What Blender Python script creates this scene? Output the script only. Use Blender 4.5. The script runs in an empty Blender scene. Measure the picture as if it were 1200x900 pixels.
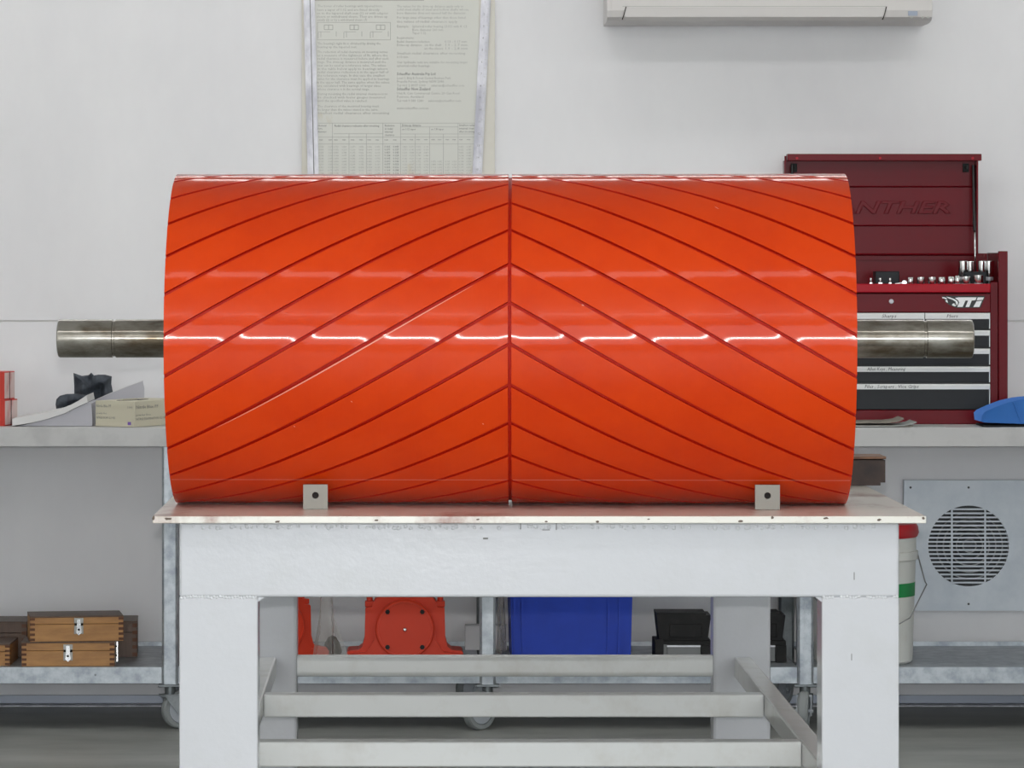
import bpy, bmesh, math, random
from mathutils import Vector, Matrix
random.seed(7)
R = math.radians
S = bpy.context.scene
COL = S.collection

# ------------------------------------------------------------------ camera
CAM_Z, F = 1.226, 4800.0            # eye height (m), focal length in pixels of a 1200 px wide frame
cam = bpy.data.cameras.new('camera')
cam.sensor_width = 36.0
cam.lens = F / 1200 * 36.0
cam.shift_x = (600 - 485) / 1200
cam.shift_y = (300 - 450) / 1200
cam.clip_end = 100
cam_o = bpy.data.objects.new('camera', cam)
cam_o.location = (0, 0, CAM_Z)
cam_o.rotation_euler = (R(90), 0, 0)
COL.objects.link(cam_o)
S.camera = cam_o

# ------------------------------------------------------------------ world, exposure, flash
w = bpy.data.worlds.new('daylight'); S.world = w; w.use_nodes = True
w.node_tree.nodes['Background'].inputs[0].default_value = (0.86, 0.93, 1.0, 1)
w.node_tree.nodes['Background'].inputs[1].default_value = 3.1
S.view_settings.view_transform = 'Standard'
S.view_settings.look = 'None'
S.view_settings.gamma = 1.0
S.view_settings.use_curve_mapping = False
S.view_settings.exposure = 0.26
TUBE = 4.6                           # emission of the ceiling tubes
fl = bpy.data.lights.new('camera_flash', 'POINT'); fl.energy = 290; fl.shadow_soft_size = 0.012
fl.color = (1, .985, .96)
fo = bpy.data.objects.new('camera_flash', fl); fo.location = (0, 0, CAM_Z + .053); COL.objects.link(fo)

def P(px, py, Y):                    # the point at distance Y that the photograph shows at px, py
    return Vector(((px - 485) * Y / F, Y, CAM_Z - (py - 300) * Y / F))

# ------------------------------------------------------------------ materials
def srgb(*c):
    return tuple(((v/255)/12.92 if v/255 <= .04045 else ((v/255+.055)/1.055)**2.4) for v in c) + (1,)

def mat(name, col, rough=.5, metal=0, noise=None, bump=None, spec=.5, coat=0, alpha=1, aniso=None, trans=0):
    """noise=(scale, colour2, lo, hi, stretch xyz); bump=(scale, strength, distance)"""
    m = bpy.data.materials.new(name); m.use_nodes = True
    nt = m.node_tree; b = nt.nodes['Principled BSDF']; L = nt.links.new
    b.inputs['Base Color'].default_value = col
    b.inputs['Roughness'].default_value = rough
    b.inputs['Metallic'].default_value = metal
    b.inputs['Specular IOR Level'].default_value = spec
    b.inputs['Coat Weight'].default_value = coat
    b.inputs['Alpha'].default_value = alpha
    b.inputs['Transmission Weight'].default_value = trans
    tc = nt.nodes.new('ShaderNodeTexCoord')
    if noise:
        sc, c2, lo, hi, st = noise
        mp = nt.nodes.new('ShaderNodeMapping'); mp.inputs['Scale'].default_value = st
        n = nt.nodes.new('ShaderNodeTexNoise'); n.inputs['Scale'].default_value = sc
        n.inputs['Detail'].default_value = 5; n.inputs['Roughness'].default_value = .65
        r = nt.nodes.new('ShaderNodeMapRange'); r.inputs[1].default_value = lo; r.inputs[2].default_value = hi
        mx = nt.nodes.new('ShaderNodeMix'); mx.data_type = 'RGBA'
        mx.inputs[6].default_value = col; mx.inputs[7].default_value = c2
        L(tc.outputs['Object'], mp.inputs[0]); L(mp.outputs[0], n.inputs['Vector'])
        L(n.outputs[0], r.inputs[0]); L(r.outputs[0], mx.inputs[0]); L(mx.outputs[2], b.inputs['Base Color'])
    if bump:
        sc, st, di = bump
        n2 = nt.nodes.new('ShaderNodeTexNoise'); n2.inputs['Scale'].default_value = sc; n2.inputs['Detail'].default_value = 3
        bp = nt.nodes.new('ShaderNodeBump'); bp.inputs['Strength'].default_value = st; bp.inputs['Distance'].default_value = di
        L(tc.outputs['Object'], n2.inputs['Vector']); L(n2.outputs[0], bp.inputs['Height']); L(bp.outputs[0], b.inputs['Normal'])
    if aniso is not None:
        b.inputs['Anisotropic'].default_value = aniso[0]; b.inputs['Anisotropic Rotation'].default_value = aniso[1]
        t = nt.nodes.new('ShaderNodeTangent'); t.direction_type = 'RADIAL'; t.axis = 'X'
        L(t.outputs[0], b.inputs['Tangent'])
    return m

def emit(name, col, st):
    m = bpy.data.materials.new(name); m.use_nodes = True; nt = m.node_tree
    nt.nodes.remove(nt.nodes['Principled BSDF'])
    e = nt.nodes.new('ShaderNodeEmission'); e.inputs[0].default_value = col; e.inputs[1].default_value = st
    nt.links.new(e.outputs[0], nt.nodes['Material Output'].inputs[0]); return m

M = {}
M['wall'] = mat('wall_paint', srgb(234, 234, 236), .34, bump=(2.4, .4, .03), noise=(2.2, srgb(227, 227, 230), .4, .7, (1, 1, .5)))
M['wall_plain'] = mat('room_paint', srgb(232, 232, 230), .6)
M['ceiling'] = mat('ceiling_paint', srgb(236, 236, 234), .7)
M['floor'] = mat('floor_concrete', srgb(158, 161, 157), .42, noise=(2.4, srgb(122, 124, 121), .35, .7, (.6, 1.6, 1)), bump=(60, .1, .002))
M['yard'] = mat('yard_asphalt', srgb(120, 120, 118), .8)
M['skirting'] = mat('skirting_steel', srgb(128, 133, 142), .35, .6)
M['drum'] = mat('orange_urethane', srgb(210, 63, 13), .115, spec=.21, noise=(5, srgb(196, 51, 11), .45, .8, (1, 1, 1)), aniso=(1.0, .25))
def lathe_marks(m, pitch, amp):
    """fine turning rings around local X: each ring tilts the surface a little along the axis"""
    nt = m.node_tree; L = nt.links.new; N = nt.nodes.new
    tc = N('ShaderNodeTexCoord'); sx = N('ShaderNodeSeparateXYZ'); L(tc.outputs['Object'], sx.inputs[0])
    dv = N('ShaderNodeMath'); dv.operation = 'DIVIDE'; dv.inputs[1].default_value = pitch; L(sx.outputs[0], dv.inputs[0])
    fl_ = N('ShaderNodeMath'); fl_.operation = 'FLOOR'; L(dv.outputs[0], fl_.inputs[0])
    wn_ = N('ShaderNodeTexWhiteNoise'); wn_.noise_dimensions = '1D'; L(fl_.outputs[0], wn_.inputs['W'])
    mr_ = N('ShaderNodeMapRange'); mr_.inputs[3].default_value = -amp; mr_.inputs[4].default_value = amp; L(wn_.outputs['Value'], mr_.inputs[0])
    vt = N('ShaderNodeVectorTransform'); vt.vector_type = 'VECTOR'; vt.convert_from = 'OBJECT'; vt.convert_to = 'WORLD'; vt.inputs[0].default_value = (1, 0, 0)
    sc = N('ShaderNodeVectorMath'); sc.operation = 'SCALE'; L(vt.outputs[0], sc.inputs[0]); L(mr_.outputs[0], sc.inputs['Scale'])
    ge = N('ShaderNodeNewGeometry'); ad = N('ShaderNodeVectorMath'); ad.operation = 'ADD'; L(ge.outputs['Normal'], ad.inputs[0]); L(sc.outputs[0], ad.inputs[1])
    no = N('ShaderNodeVectorMath'); no.operation = 'NORMALIZE'; L(ad.outputs[0], no.inputs[0])
    L(no.outputs[0], nt.nodes['Principled BSDF'].inputs['Normal'])
lathe_marks(M['drum'], .00002, .11)
M['groove'] = mat('shaded_cut_rubber', srgb(180, 26, 5), .4, spec=.2, bump=(420, .8, .002))  # groove shade put into a deeper red of the drum's own rubber
M['drum_end'] = mat('drum_steel', srgb(120, 120, 118), .4, .8)
M['shaft'] = mat('shaft_steel', srgb(168, 165, 158), .2, .85, aniso=(.95, .25), noise=(16, srgb(104, 93, 78), .45, .64, (.5, 1, 1)), bump=(70, .12, .001))
M['pale_mark'] = mat('pale_tint', srgb(226, 150, 130), .5)
M['bench_white'] = mat('white_enamel', srgb(194, 196, 201), .18, bump=(110, .18, .0012), noise=(9, srgb(189, 191, 194), .5, .8, (1, 1, 1)))
M['gloss_white'] = mat('thick_gloss_enamel', srgb(206, 208, 212), .12)
M['rail_white'] = mat('brightened_enamel', srgb(222, 224, 223), .25, bump=(40, .15, .001), noise=(12, srgb(208, 207, 202), .5, .8, (1, 1, 1)))  # the table's enamel, lightened in colour to offset shade under the top
M['top_white'] = mat('worn_white_plate', srgb(220, 218, 210), .28, noise=(9, srgb(138, 96, 84), .52, .74, (1, .6, 1)), bump=(40, .15, .001))
M['chip'] = mat('bare_dark_steel', srgb(98, 84, 74), .6, .2)
M['tab'] = mat('bright_steel', srgb(128, 126, 119), .5, .35, bump=(90, .1, .0005))
M['hole'] = mat('dark_bore', srgb(32, 26, 24), .8)
M['galv'] = mat('galvanised', srgb(176, 182, 187), .38, .55, noise=(26, srgb(140, 147, 155), .4, .66, (1, 1, 1)))
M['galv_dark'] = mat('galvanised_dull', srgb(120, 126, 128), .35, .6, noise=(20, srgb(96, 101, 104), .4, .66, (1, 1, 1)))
M['galv_panel'] = mat('galvanised_sheet', srgb(208, 215, 222), .42, .15, noise=(8, srgb(193, 202, 211), .4, .66, (1, 1, 1)))
M['bench_top'] = mat('bench_paint', srgb(198, 198, 198), .4, noise=(7, srgb(176, 176, 177), .48, .75, (1, 1, 1)))
M['wheel'] = mat('grey_nylon', srgb(178, 184, 192), .5)
M['tyre'] = mat('grey_tyre', srgb(140, 145, 146), .6)
M['wood'] = mat('honey_wood', srgb(184, 134, 74), .45, noise=(7, srgb(142, 94, 46), .35, .75, (1, 1, 5)))
M['wood_dark'] = mat('dark_wood_lid', srgb(96, 72, 56), .45, noise=(9, srgb(70, 50, 38), .35, .75, (6, 1, 1)))
M['endgrain'] = mat('end_grain', srgb(92, 52, 24), .6)
M['chrome'] = mat('chrome', srgb(225, 225, 225), .16, 1)
M['clasp'] = mat('clasp_plate', srgb(150, 150, 146), .4, .5)
M['alu'] = mat('aluminium', srgb(224, 224, 230), .5, .4, noise=(14, srgb(180, 180, 190), .42, .62, (1, 1, .4)))
M['handle'] = mat('handle_strip', srgb(236, 238, 238), .35, .15)
M['black'] = mat('black_drawer', srgb(26, 29, 34), .38, spec=.25)
M['black_iron'] = mat('black_iron', srgb(18, 18, 19), .55, spec=.25, noise=(20, srgb(38, 37, 36), .45, .7, (1, 1, 1)))
M['grey_plate'] = mat('grey_plate', srgb(104, 106, 106), .45, .3)
M['red_chest'] = mat('maroon_enamel', srgb(108, 10, 22), .26, bump=(6, .1, .004), spec=.16)
M['red_lip'] = mat('bright_red_edge', srgb(178, 14, 36), .35, spec=.2)
M['red_iron'] = mat('red_oxide_paint', srgb(206, 60, 34), .5, spec=.3, bump=(60, .15, .001))
M['blue_crate'] = mat('blue_plastic', srgb(24, 62, 178), .45, spec=.3, noise=(6, srgb(20, 54, 160), .4, .7, (1, 1, 1)))
M['blue_scoop'] = mat('light_blue_plastic', srgb(58, 122, 204), .4)
M['carton'] = mat('cream_carton', srgb(208, 203, 182), .6)
M['red_carton'] = mat('red_carton', srgb(206, 58, 46), .45)
M['pink_carton'] = mat('pale_carton', srgb(222, 200, 196), .45, noise=(30, srgb(206, 140, 134), .5, .7, (3, 1, .4)))
M['paper'] = mat('white_paper', srgb(222, 222, 222), .6)
M['paper_grey'] = mat('page_edges', srgb(190, 190, 198), .7)
M['news'] = mat('newsprint', srgb(150, 144, 134), .8, noise=(60, srgb(98, 94, 88), .45, .7, (1, 1, 6)))
M['gloss_page'] = mat('printed_page', srgb(186, 190, 188), .5, noise=(30, srgb(140, 152, 150), .5, .7, (.3, 1, 3)))
M['rag'] = mat('dark_cloth', srgb(74, 81, 90), .85, noise=(30, srgb(52, 57, 65), .4, .7, (1, 1, 1)), bump=(90, .2, .002))
M['pail'] = mat('white_pail', srgb(218, 220, 216), .4, noise=(9, srgb(196, 190, 180), .6, .85, (1, 1, 1)))
M['pail_red'] = mat('red_lid', srgb(190, 30, 40), .35)
M['green'] = mat('green_label', srgb(24, 140, 72), .5)
M['wire'] = mat('wire', srgb(140, 142, 144), .4, .8)
M['rust'] = mat('rusty_steel', srgb(66, 50, 44), .65, noise=(22, srgb(38, 30, 28), .4, .7, (1, 1, 1)))
M['rust_top'] = mat('rust_bare_top', srgb(128, 94, 72), .65, noise=(22, srgb(62, 46, 40), .42, .62, (.4, 1, 1)))
M['board'] = mat('backing_board', srgb(224, 221, 211), .45, noise=(5, srgb(214, 209, 196), .45, .75, (1, 1, 1)))
M['chart'] = mat('chart_paper', srgb(222, 223, 216), .5, noise=(12, srgb(206, 190, 150), .64, .86, (1, 1, .5)))
M['ink'] = mat('grey_ink', srgb(182, 183, 178), .7)
M['ink_dark'] = mat('dark_ink', srgb(120, 121, 119), .7)
M['ink_label'] = mat('marker_ink', srgb(74, 74, 80), .7)
M['purple'] = mat('purple_ink', srgb(120, 90, 170), .6)
M['ac'] = mat('ac_plastic', srgb(214, 211, 209), .4)
M['ac_badge'] = mat('ac_badge_blue', srgb(160, 170, 188), .4)
M['white_logo'] = mat('white_logo', srgb(250, 252, 253), .4)
M['black_logo'] = mat('black_logo', srgb(20, 22, 24), .4)
M['tube'] = emit('tube_light', (1, .985, .965, 1), TUBE)
M['fan_dark'] = mat('fan_dark', srgb(48, 52, 56), .5)
M['film'] = mat('clear_film', srgb(200, 196, 190), .3, alpha=.36, bump=(30, .6, .01))
M['lamp_body'] = mat('lamp_body', srgb(230, 230, 230), .5)
M['chain_black'] = mat('strut_black', srgb(24, 25, 27), .3)

# ------------------------------------------------------------------ mesh building
class MB:
    def __init__(s): s.bm = bmesh.new()
    def _add(s, vs, fs, m=None, smooth=False):
        vv = [s.bm.verts.new((m @ Vector(v)) if m else v) for v in vs]
        out = []
        for f in fs:
            try:
                fc = s.bm.faces.new([vv[i] for i in f]); fc.smooth = smooth; out.append(fc)
            except ValueError: pass
        return out
    def box(s, x0, x1, y0, y1, z0, z1, bev=0, m=None, seg=2):
        vs = [(x, y, z) for x in (x0, x1) for y in (y0, y1) for z in (z0, z1)]
        fs = [(0, 1, 3, 2), (4, 6, 7, 5), (0, 4, 5, 1), (2, 3, 7, 6), (0, 2, 6, 4), (1, 5, 7, 3)]
        out = s._add(vs, fs, m)
        if bev:
            es = list({e for f in out for e in f.edges})
            r = bmesh.ops.bevel(s.bm, geom=es, offset=bev, segments=seg, profile=.5, affect='EDGES')
            for f in r['faces']: f.smooth = True
        return s
    def prism(s, pts, d0, d1, axis='y', m=None, smooth=False):
        """closed outline (a,b) swept along an axis: y -> (a,d,b); x -> (d,a,b); z -> (a,b,d)"""
        n = len(pts)
        def q(a, b, d): return (a, d, b) if axis == 'y' else ((d, a, b) if axis == 'x' else (a, b, d))
        vs = [q(a, b, d0) for a, b in pts] + [q(a, b, d1) for a, b in pts]
        s._add(vs, [tuple(range(n)), tuple(range(2*n-1, n-1, -1))], m)
        s._add(vs, [(i, (i+1) % n, n+(i+1) % n, n+i) for i in range(n)], m, smooth)
        return s
    def lathe(s, prof, n=32, m=None, smooth=True, cap=True):
        """(r,h) profile turned about +Z"""
        vs = []
        for r, h in prof:
            for k in range(n):
                a = 2*math.pi*k/n; vs.append((r*math.cos(a), r*math.sin(a), h))
        fs = [(i*n+k, i*n+(k+1) % n, (i+1)*n+(k+1) % n, (i+1)*n+k) for i in range(len(prof)-1) for k in range(n)]
        if cap: fs += [tuple(range(n-1, -1, -1)), tuple((len(prof)-1)*n+k for k in range(n))]
        fo = s._add(vs, fs, m, smooth)
        for f in fo[-2:] if cap else []: f.smooth = False
        return s
    def cyl(s, a, b, r, n=16, r2=None, bev=0):
        a, b = Vector(a), Vector(b); d = b-a; L = d.length
        m = Matrix.Translation(a) @ d.to_track_quat('Z', 'Y').to_matrix().to_4x4()
        r2 = r if r2 is None else r2
        prof = [(r-bev, 0), (r, bev), (r2, L-bev), (r2-bev, L)] if bev else [(r, 0), (r2, L)]
        return s.lathe(prof, n, m)
    def tube(s, pts, r, n=8):
        pts = [Vector(p) for p in pts]; rings = []
        for i, p in enumerate(pts):
            d = (pts[min(i+1, len(pts)-1)] - pts[max(i-1, 0)]).normalized()
            u = d.orthogonal().normalized() if i == 0 else (u - d*u.dot(d)).normalized()
            v = d.cross(u)
            rings.append([p + (u*math.cos(2*math.pi*k/n) + v*math.sin(2*math.pi*k/n))*r for k in range(n)])
        vs = [q for rg in rings for q in rg]
        fs = [(i*n+k, i*n+(k+1) % n, (i+1)*n+(k+1) % n, (i+1)*n+k) for i in range(len(pts)-1) for k in range(n)]
        fs += [tuple(range(n-1, -1, -1)), tuple((len(pts)-1)*n+k for k in range(n))]
        s._add(vs, fs, None, True); return s
    def grid(s, fn, nu, nv, smooth=True, closed_v=False):
        vs = [fn(i/nu, j/nv) for i in range(nu+1) for j in range(nv+1)]
        fs = [(i*(nv+1)+j, (i+1)*(nv+1)+j, (i+1)*(nv+1)+j+1, i*(nv+1)+j+1) for i in range(nu) for j in range(nv)]
        s._add(vs, fs, None, smooth); return s
    def sheet(s, line, y0, y1, t):
        """a curved sheet of thickness t whose side profile is the (x,z) line, swept from y0 to y1"""
        up = []
        for i, (x, z) in enumerate(line):
            a, b = line[max(i-1, 0)], line[min(i+1, len(line)-1)]
            dx, dz = b[0]-a[0], b[1]-a[1]; l = math.hypot(dx, dz)
            up.append((x - dz/l*t, z + dx/l*t))
        n = len(line)
        vs = [(x, y, z) for y in (y0, y1) for x, z in line + up]
        k = 2*n; fs = []
        for i in range(n-1):
            fs += [(i, i+1, k+i+1, k+i), (n+i, k+n+i, k+n+i+1, n+i+1), (i, n+i, n+i+1, i+1), (k+i, k+i+1, k+n+i+1, k+n+i)]
        fs += [(0, k, k+n, n), (n-1, 2*n-1, k+2*n-1, k+n-1)]
        s._add(vs, fs); return s
    def build(s, name, m, parent=None, loc=None):
        bmesh.ops.recalc_face_normals(s.bm, faces=s.bm.faces[:])
        for e in s.bm.edges:
            if len(e.link_faces) == 2 and e.calc_face_angle(0) > R(33): e.smooth = False
        me = bpy.data.meshes.new(name); s.bm.to_mesh(me); s.bm.free()
        me.materials.append(M[m] if isinstance(m, str) else m)
        o = bpy.data.objects.new(name, me); COL.objects.link(o)
        if parent: o.parent = parent
        if loc: o.location = loc
        return o

REST = .0005                          # things rest half a millimetre clear of what carries them
def thing(name, label, cat, loc, rz=0, group=None):
    o = bpy.data.objects.new(name, None); o.empty_display_size = .05
    o.location = Vector(loc) + Vector((0, 0, REST)); o.rotation_euler = (0, 0, rz); COL.objects.link(o)
    o['label'] = label; o['category'] = cat
    if group: o['group'] = group
    return o
def tag(o, label, cat, group=None):
    o['label'] = label; o['category'] = cat
    if group: o['group'] = group
    return o
def struct(o): o['kind'] = 'structure'; return o
def clone(o, parent=None, loc=None, name=None):
    c = o.copy(); COL.objects.link(c); c.parent = parent
    if loc is not None: c.location = loc
    for ch in list(o.children): clone(ch, c)
    return c

# text: strings become meshes; every string stands at a matrix (text lies in local XY)
def text_mesh(name, items, material, parent, extrude=0, shear=0, bevel=0):
    """items: (string, matrix, size[, fit width]); joined into ONE mesh object"""
    tmp = []
    for it in items:
        c = bpy.data.curves.new('t', 'FONT'); c.body = it[0]; c.size = it[2]; c.resolution_u = 1
        c.extrude = extrude; c.shear = shear; c.bevel_depth = bevel
        o = bpy.data.objects.new('t', c); COL.objects.link(o); tmp.append((o, c, it))
    bpy.context.view_layer.update()
    dg = bpy.context.evaluated_depsgraph_get()
    bm = bmesh.new()
    for o, c, it in tmp:
        me = bpy.data.meshes.new_from_object(o.evaluated_get(dg))
        m = it[1]
        if len(it) > 3 and len(me.vertices):
            wd = max(v.co.x for v in me.vertices) - min(v.co.x for v in me.vertices)
            if wd > 0: m = m @ Matrix.Diagonal((it[3]/wd, 1, 1, 1))
        me.transform(m); bm.from_mesh(me); bpy.data.meshes.remove(me)
    for o, c, it in tmp:
        bpy.data.objects.remove(o); bpy.data.curves.remove(c)
    me = bpy.data.meshes.new(name); bm.to_mesh(me); bm.free(); me.materials.append(M[material])
    o = bpy.data.objects.new(name, me); COL.objects.link(o); o.parent = parent
    return o
UP = Matrix.Rotation(R(90), 4, 'X')   # stands text upright, facing -Y
def at(x, y, z, extra=None):
    m = Matrix.Translation((x, y, z))
    return m @ (extra if extra else Matrix()) @ UP

# ================================================================== SETTING
WALL = 11.2
X0, X1, YB, H = -3.6, 4.6, -3.0, 3.0
f = MB(); f.box(X0, X1, YB, WALL, -.1, 0); struct(f.build('floor', 'floor'))
c = MB(); c.box(X0, X1, YB, WALL, H, H+.1); struct(c.build('ceiling', 'ceiling'))
wb = MB(); wb.box(X0, X1, WALL+.006, WALL+.12, 0, H)
wall_back = struct(wb.build('wall_back', 'wall_plain'))
SEAM = P(0, 376.5, WALL).z
for z0, z1 in ((.0, SEAM-.002), (SEAM+.002, H)):
    p = MB(); p.box(X0, X1, WALL, WALL+.012, z0, z1, .0015); p.build('panel', 'wall', wall_back)
wl = MB(); wl.box(X0-.1, X0, YB, WALL, 0, H); struct(wl.build('wall_left', 'wall_plain'))
wr = MB(); wr.box(X1, X1+.1, YB, WALL, 0, H); struct(wr.build('wall_right', 'wall_plain'))
# the unseen wall behind the camera, its opening enlarged for low fill light
WX0, WX1, WZ0, WZ1 = -3.2, 4.2, 0.0, 2.8
wf = MB()
wf.box(X0, X1, YB-.1, YB, WZ1, H)
wf.box(X0, WX0, YB-.1, YB, WZ0, WZ1); wf.box(WX1, X1, YB-.1, YB, WZ0, WZ1)
struct(wf.build('wall_front', 'wall_plain'))
wn = MB()                                 # frame of the enlarged opening, and unseen paving kept dark against bounce
for x in (WX0, WX1-.05): wn.box(x, x+.05, YB-.08, YB-.02, 0, WZ1-.05)
wn.box(WX0, WX1, YB-.08, YB-.02, WZ1-.05, WZ1)
struct(wn.build('fill_opening_1', 'alu'))
gy = MB(); gy.box(X0-6, X1+6, YB-14, YB-.1, -.12, -.01); struct(gy.build('yard_ground', 'yard'))
# skirting channel along the foot of the back wall
sk = MB()
z0, z1 = 0, .034
sk.box(X0, X1, WALL-.006, WALL, .003, .026, .001)
struct(sk.build('baseboard_back', 'skirting'))
sk = MB(); sk.box(X0, X1, WALL-.060, WALL, .0, .003, .0008); struct(sk.build('trim_1', 'alu'))

# ceiling fittings: three rows of fluorescent battens along X, plus one added wall-fill row
first = None
def fitting(x, y, label):
    global first
    if first is None:
        t = thing('ceiling_light', label, 'ceiling light', (x, y, H), 0, 'fluorescent ceiling battens')
        b = MB(); b.prism([(-.10, 0), (.10, 0), (.10, -.02), (.05, -.05), (-.05, -.05), (-.10, -.02)], -.62, .62, 'x')
        b.build('housing', 'lamp_body', t)
        for s in (-.055, .055):
            d = MB(); d.cyl((-.60, s, -.075), (.60, s, -.075), .026, 10); d.build('tube', 'tube', t)
        first = t
        return t
    t = clone(first, None, (x, y, H)); t['label'] = label
    return t
for ry, row in ((0.5, 'row nearest the camera'), (4.35, 'row in front of the drum'), (8.75, 'second row from the back wall'), (10.25, 'added fill row nearest the back wall')):
    for k in range(6):
        fitting(-2.65 + 1.26*k, ry, 'white twin tube ceiling batten, %s from the left, %s' % (('first', 'second', 'third', 'fourth', 'fifth', 'sixth')[k], row))

# ================================================================== STEEL TABLE
TZ = .85                                  # top of the plate
t = thing('steel_table', 'long white painted steel table carrying the orange drum', 'table', (.181, 6.0, -REST))
TX, TY = .181, 6.0
tp = MB(); tp.box(-.378-TX, .7406-TX, 5.92-TY, 8.215-TY, TZ-.0105, TZ, .0012)
top = tp.build('tabletop', 'top_white', t)
ch = MB()                                 # chipped paint on the plate's edge and corners
def chip(px, wpx, hpx, zc):
    x = (px-485)*5.92/F - TX; wd = wpx*5.92/F
    pts = []
    for k in range(9):
        a = 2*math.pi*k/9; q = random.uniform(.55, 1.1)
        pts.append((x + wd/2*q*math.cos(a), zc + hpx*5.92/F/2*q*math.sin(a)))
    ch.prism(pts, 5.9194-TY, 5.9206-TY, 'y')
for px, wpx, hpx in ((197, 12, 4), (180, 4, 6), (325, 8, 3), (441, 6, 3), (560, 5, 2), (700, 6, 3), (868, 7, 3), (905, 4, 4), (968, 9, 3), (1030, 6, 3), (1082, 5, 4), (640, 4, 2), (760, 5, 2)):
    chip(px, wpx, hpx, TZ - random.uniform(.002, .008))
ch.build('paint_chips', 'chip', top)['kind'] = 'stuff'
LEGS = [(-.341, -.2265, 5.95), (.5925, .705, 5.95), (-.346, -.231, 8.1), (.592, .7055, 8.1)]
ZA = TZ - .0105
ap = MB()
ZB = CAM_Z - 400*5.95/F
ap.box(-.341-TX, .705-TX, 5.95-TY, 6.02-TY, ZB, ZA, .004); apo = ap.build('apron', 'bench_white', t)
wv = MB()
for k in range(150):
    x = -.325 + 1.0*k/149 + random.uniform(-.003, .003)
    if random.random() < .25: continue
    q = random.uniform(.0012, .0026)
    wv.lathe([(q*1.5, -q*.3), (q*1.5, 0), (q*1.25, q*.35), (q*.7, q*.58), (.0002, q*.65)], 10, Matrix.Translation((x-TX, 5.9503-TY, ZA-.0075+random.uniform(-.0018, .0018))) @ Matrix.Rotation(R(90), 4, 'X'))
wv.build('weld_spatter', 'gloss_white', apo)['kind'] = 'stuff'
ap = MB(); ap.box(-.346-TX, .7055-TX, 8.105-TY, 8.175-TY, ZB, ZA, .004); ap.build('apron', 'bench_white', t)
for xa, xb in ((-.341, -.27), (.634, .705)):
    ap = MB(); ap.box(xa-TX, xb-TX, 6.0205-TY, 8.1045-TY, ZB, ZA, .004); ap.build('side_beam', 'bench_white', t)
for xa, xb, y in LEGS:
    l = MB(); d = .072 if y < 7 else .08
    l.box(xa-TX, xb-TX, y-TY, y+d-TY, .008, ZB+.001, .006 if y > 7 else .003); lo = l.build('leg', 'bench_white', t)
    q = MB(); q.box(xa-.02-TX, xb+.02-TX, y-.02-TY, y+d+.02-TY, 0, .008); q.build('foot_plate', 'bench_white', lo)
    if y < 7:
        wv = MB()                         # lumpy weld bead where the leg meets the apron
        n = 26
        for k in range(n):
            x = xa + .003 + (xb-xa-.006)*k/(n-1)
            if xa > 0 and k % 9 in (4, 5): continue
            wv.lathe([(.0024, -.0005), (.0024, 0), (.0019, .0007), (.001, .0011), (.0001, .0012)], 10,
                     Matrix.Translation((x-TX, y-TY+.0004, ZB+random.uniform(-.0012, .0012))) @ Matrix.Rotation(R(90), 4, 'X'))
        wv.build('weld_bead', 'gloss_white', lo)['kind'] = 'stuff'
        g = MB()                          # small gusset at the inner corner
        s = 1 if xa < 0 else -1; xi = (xb if xa < 0 else xa) - TX
        g.prism([(xi, ZB+.0005), (xi+s*.010, ZB+.0005), (xi, ZB-.007)], y-TY+.004, y-TY+.06, 'y'); g.build('gusset', 'bench_white', lo)
RZ = .433
b = MB()                                  # pencil ticks and a chipped spot on the front apron
for px, py, wpx, hpx in ((569, 631, 6, 2), (610, 617, 1, 7), (652, 617, 1, 8), (640, 621, 9, 1), (1001, 675, 1, 9), (998, 770, 1, 8)):
    p = P(px, py, 5.95); ww, hh_ = wpx*5.95/F/2, hpx*5.95/F/2
    b.box(p.x-TX-ww, p.x-TX+ww, 5.9496-TY, 5.9504-TY, p.z-hh_, p.z+hh_)
b.build('pencil_marks', 'ink_dark', apo)['kind'] = 'stuff'
for xa, xb in ((-.307, -.272), (.633, .668)):
    r_ = MB(); r_.box(xa-TX, xb-TX, 6.024-TY, 8.0985-TY, RZ-.04, RZ, .004); r_.build('side_rail', 'rail_white', t)
for y, xa, xb in ((6.68, -.2715, .6325), (7.40, -.2715, .6325), (8.108, -.243, .604)):
    r_ = MB(); r_.box(xa-TX, xb-TX, y-TY, y+.045-TY, RZ-.0405, RZ+.0005, .003 if y < 8 else .010, seg=3)
    r_.build('cross_rail', 'rail_white', t)

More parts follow.
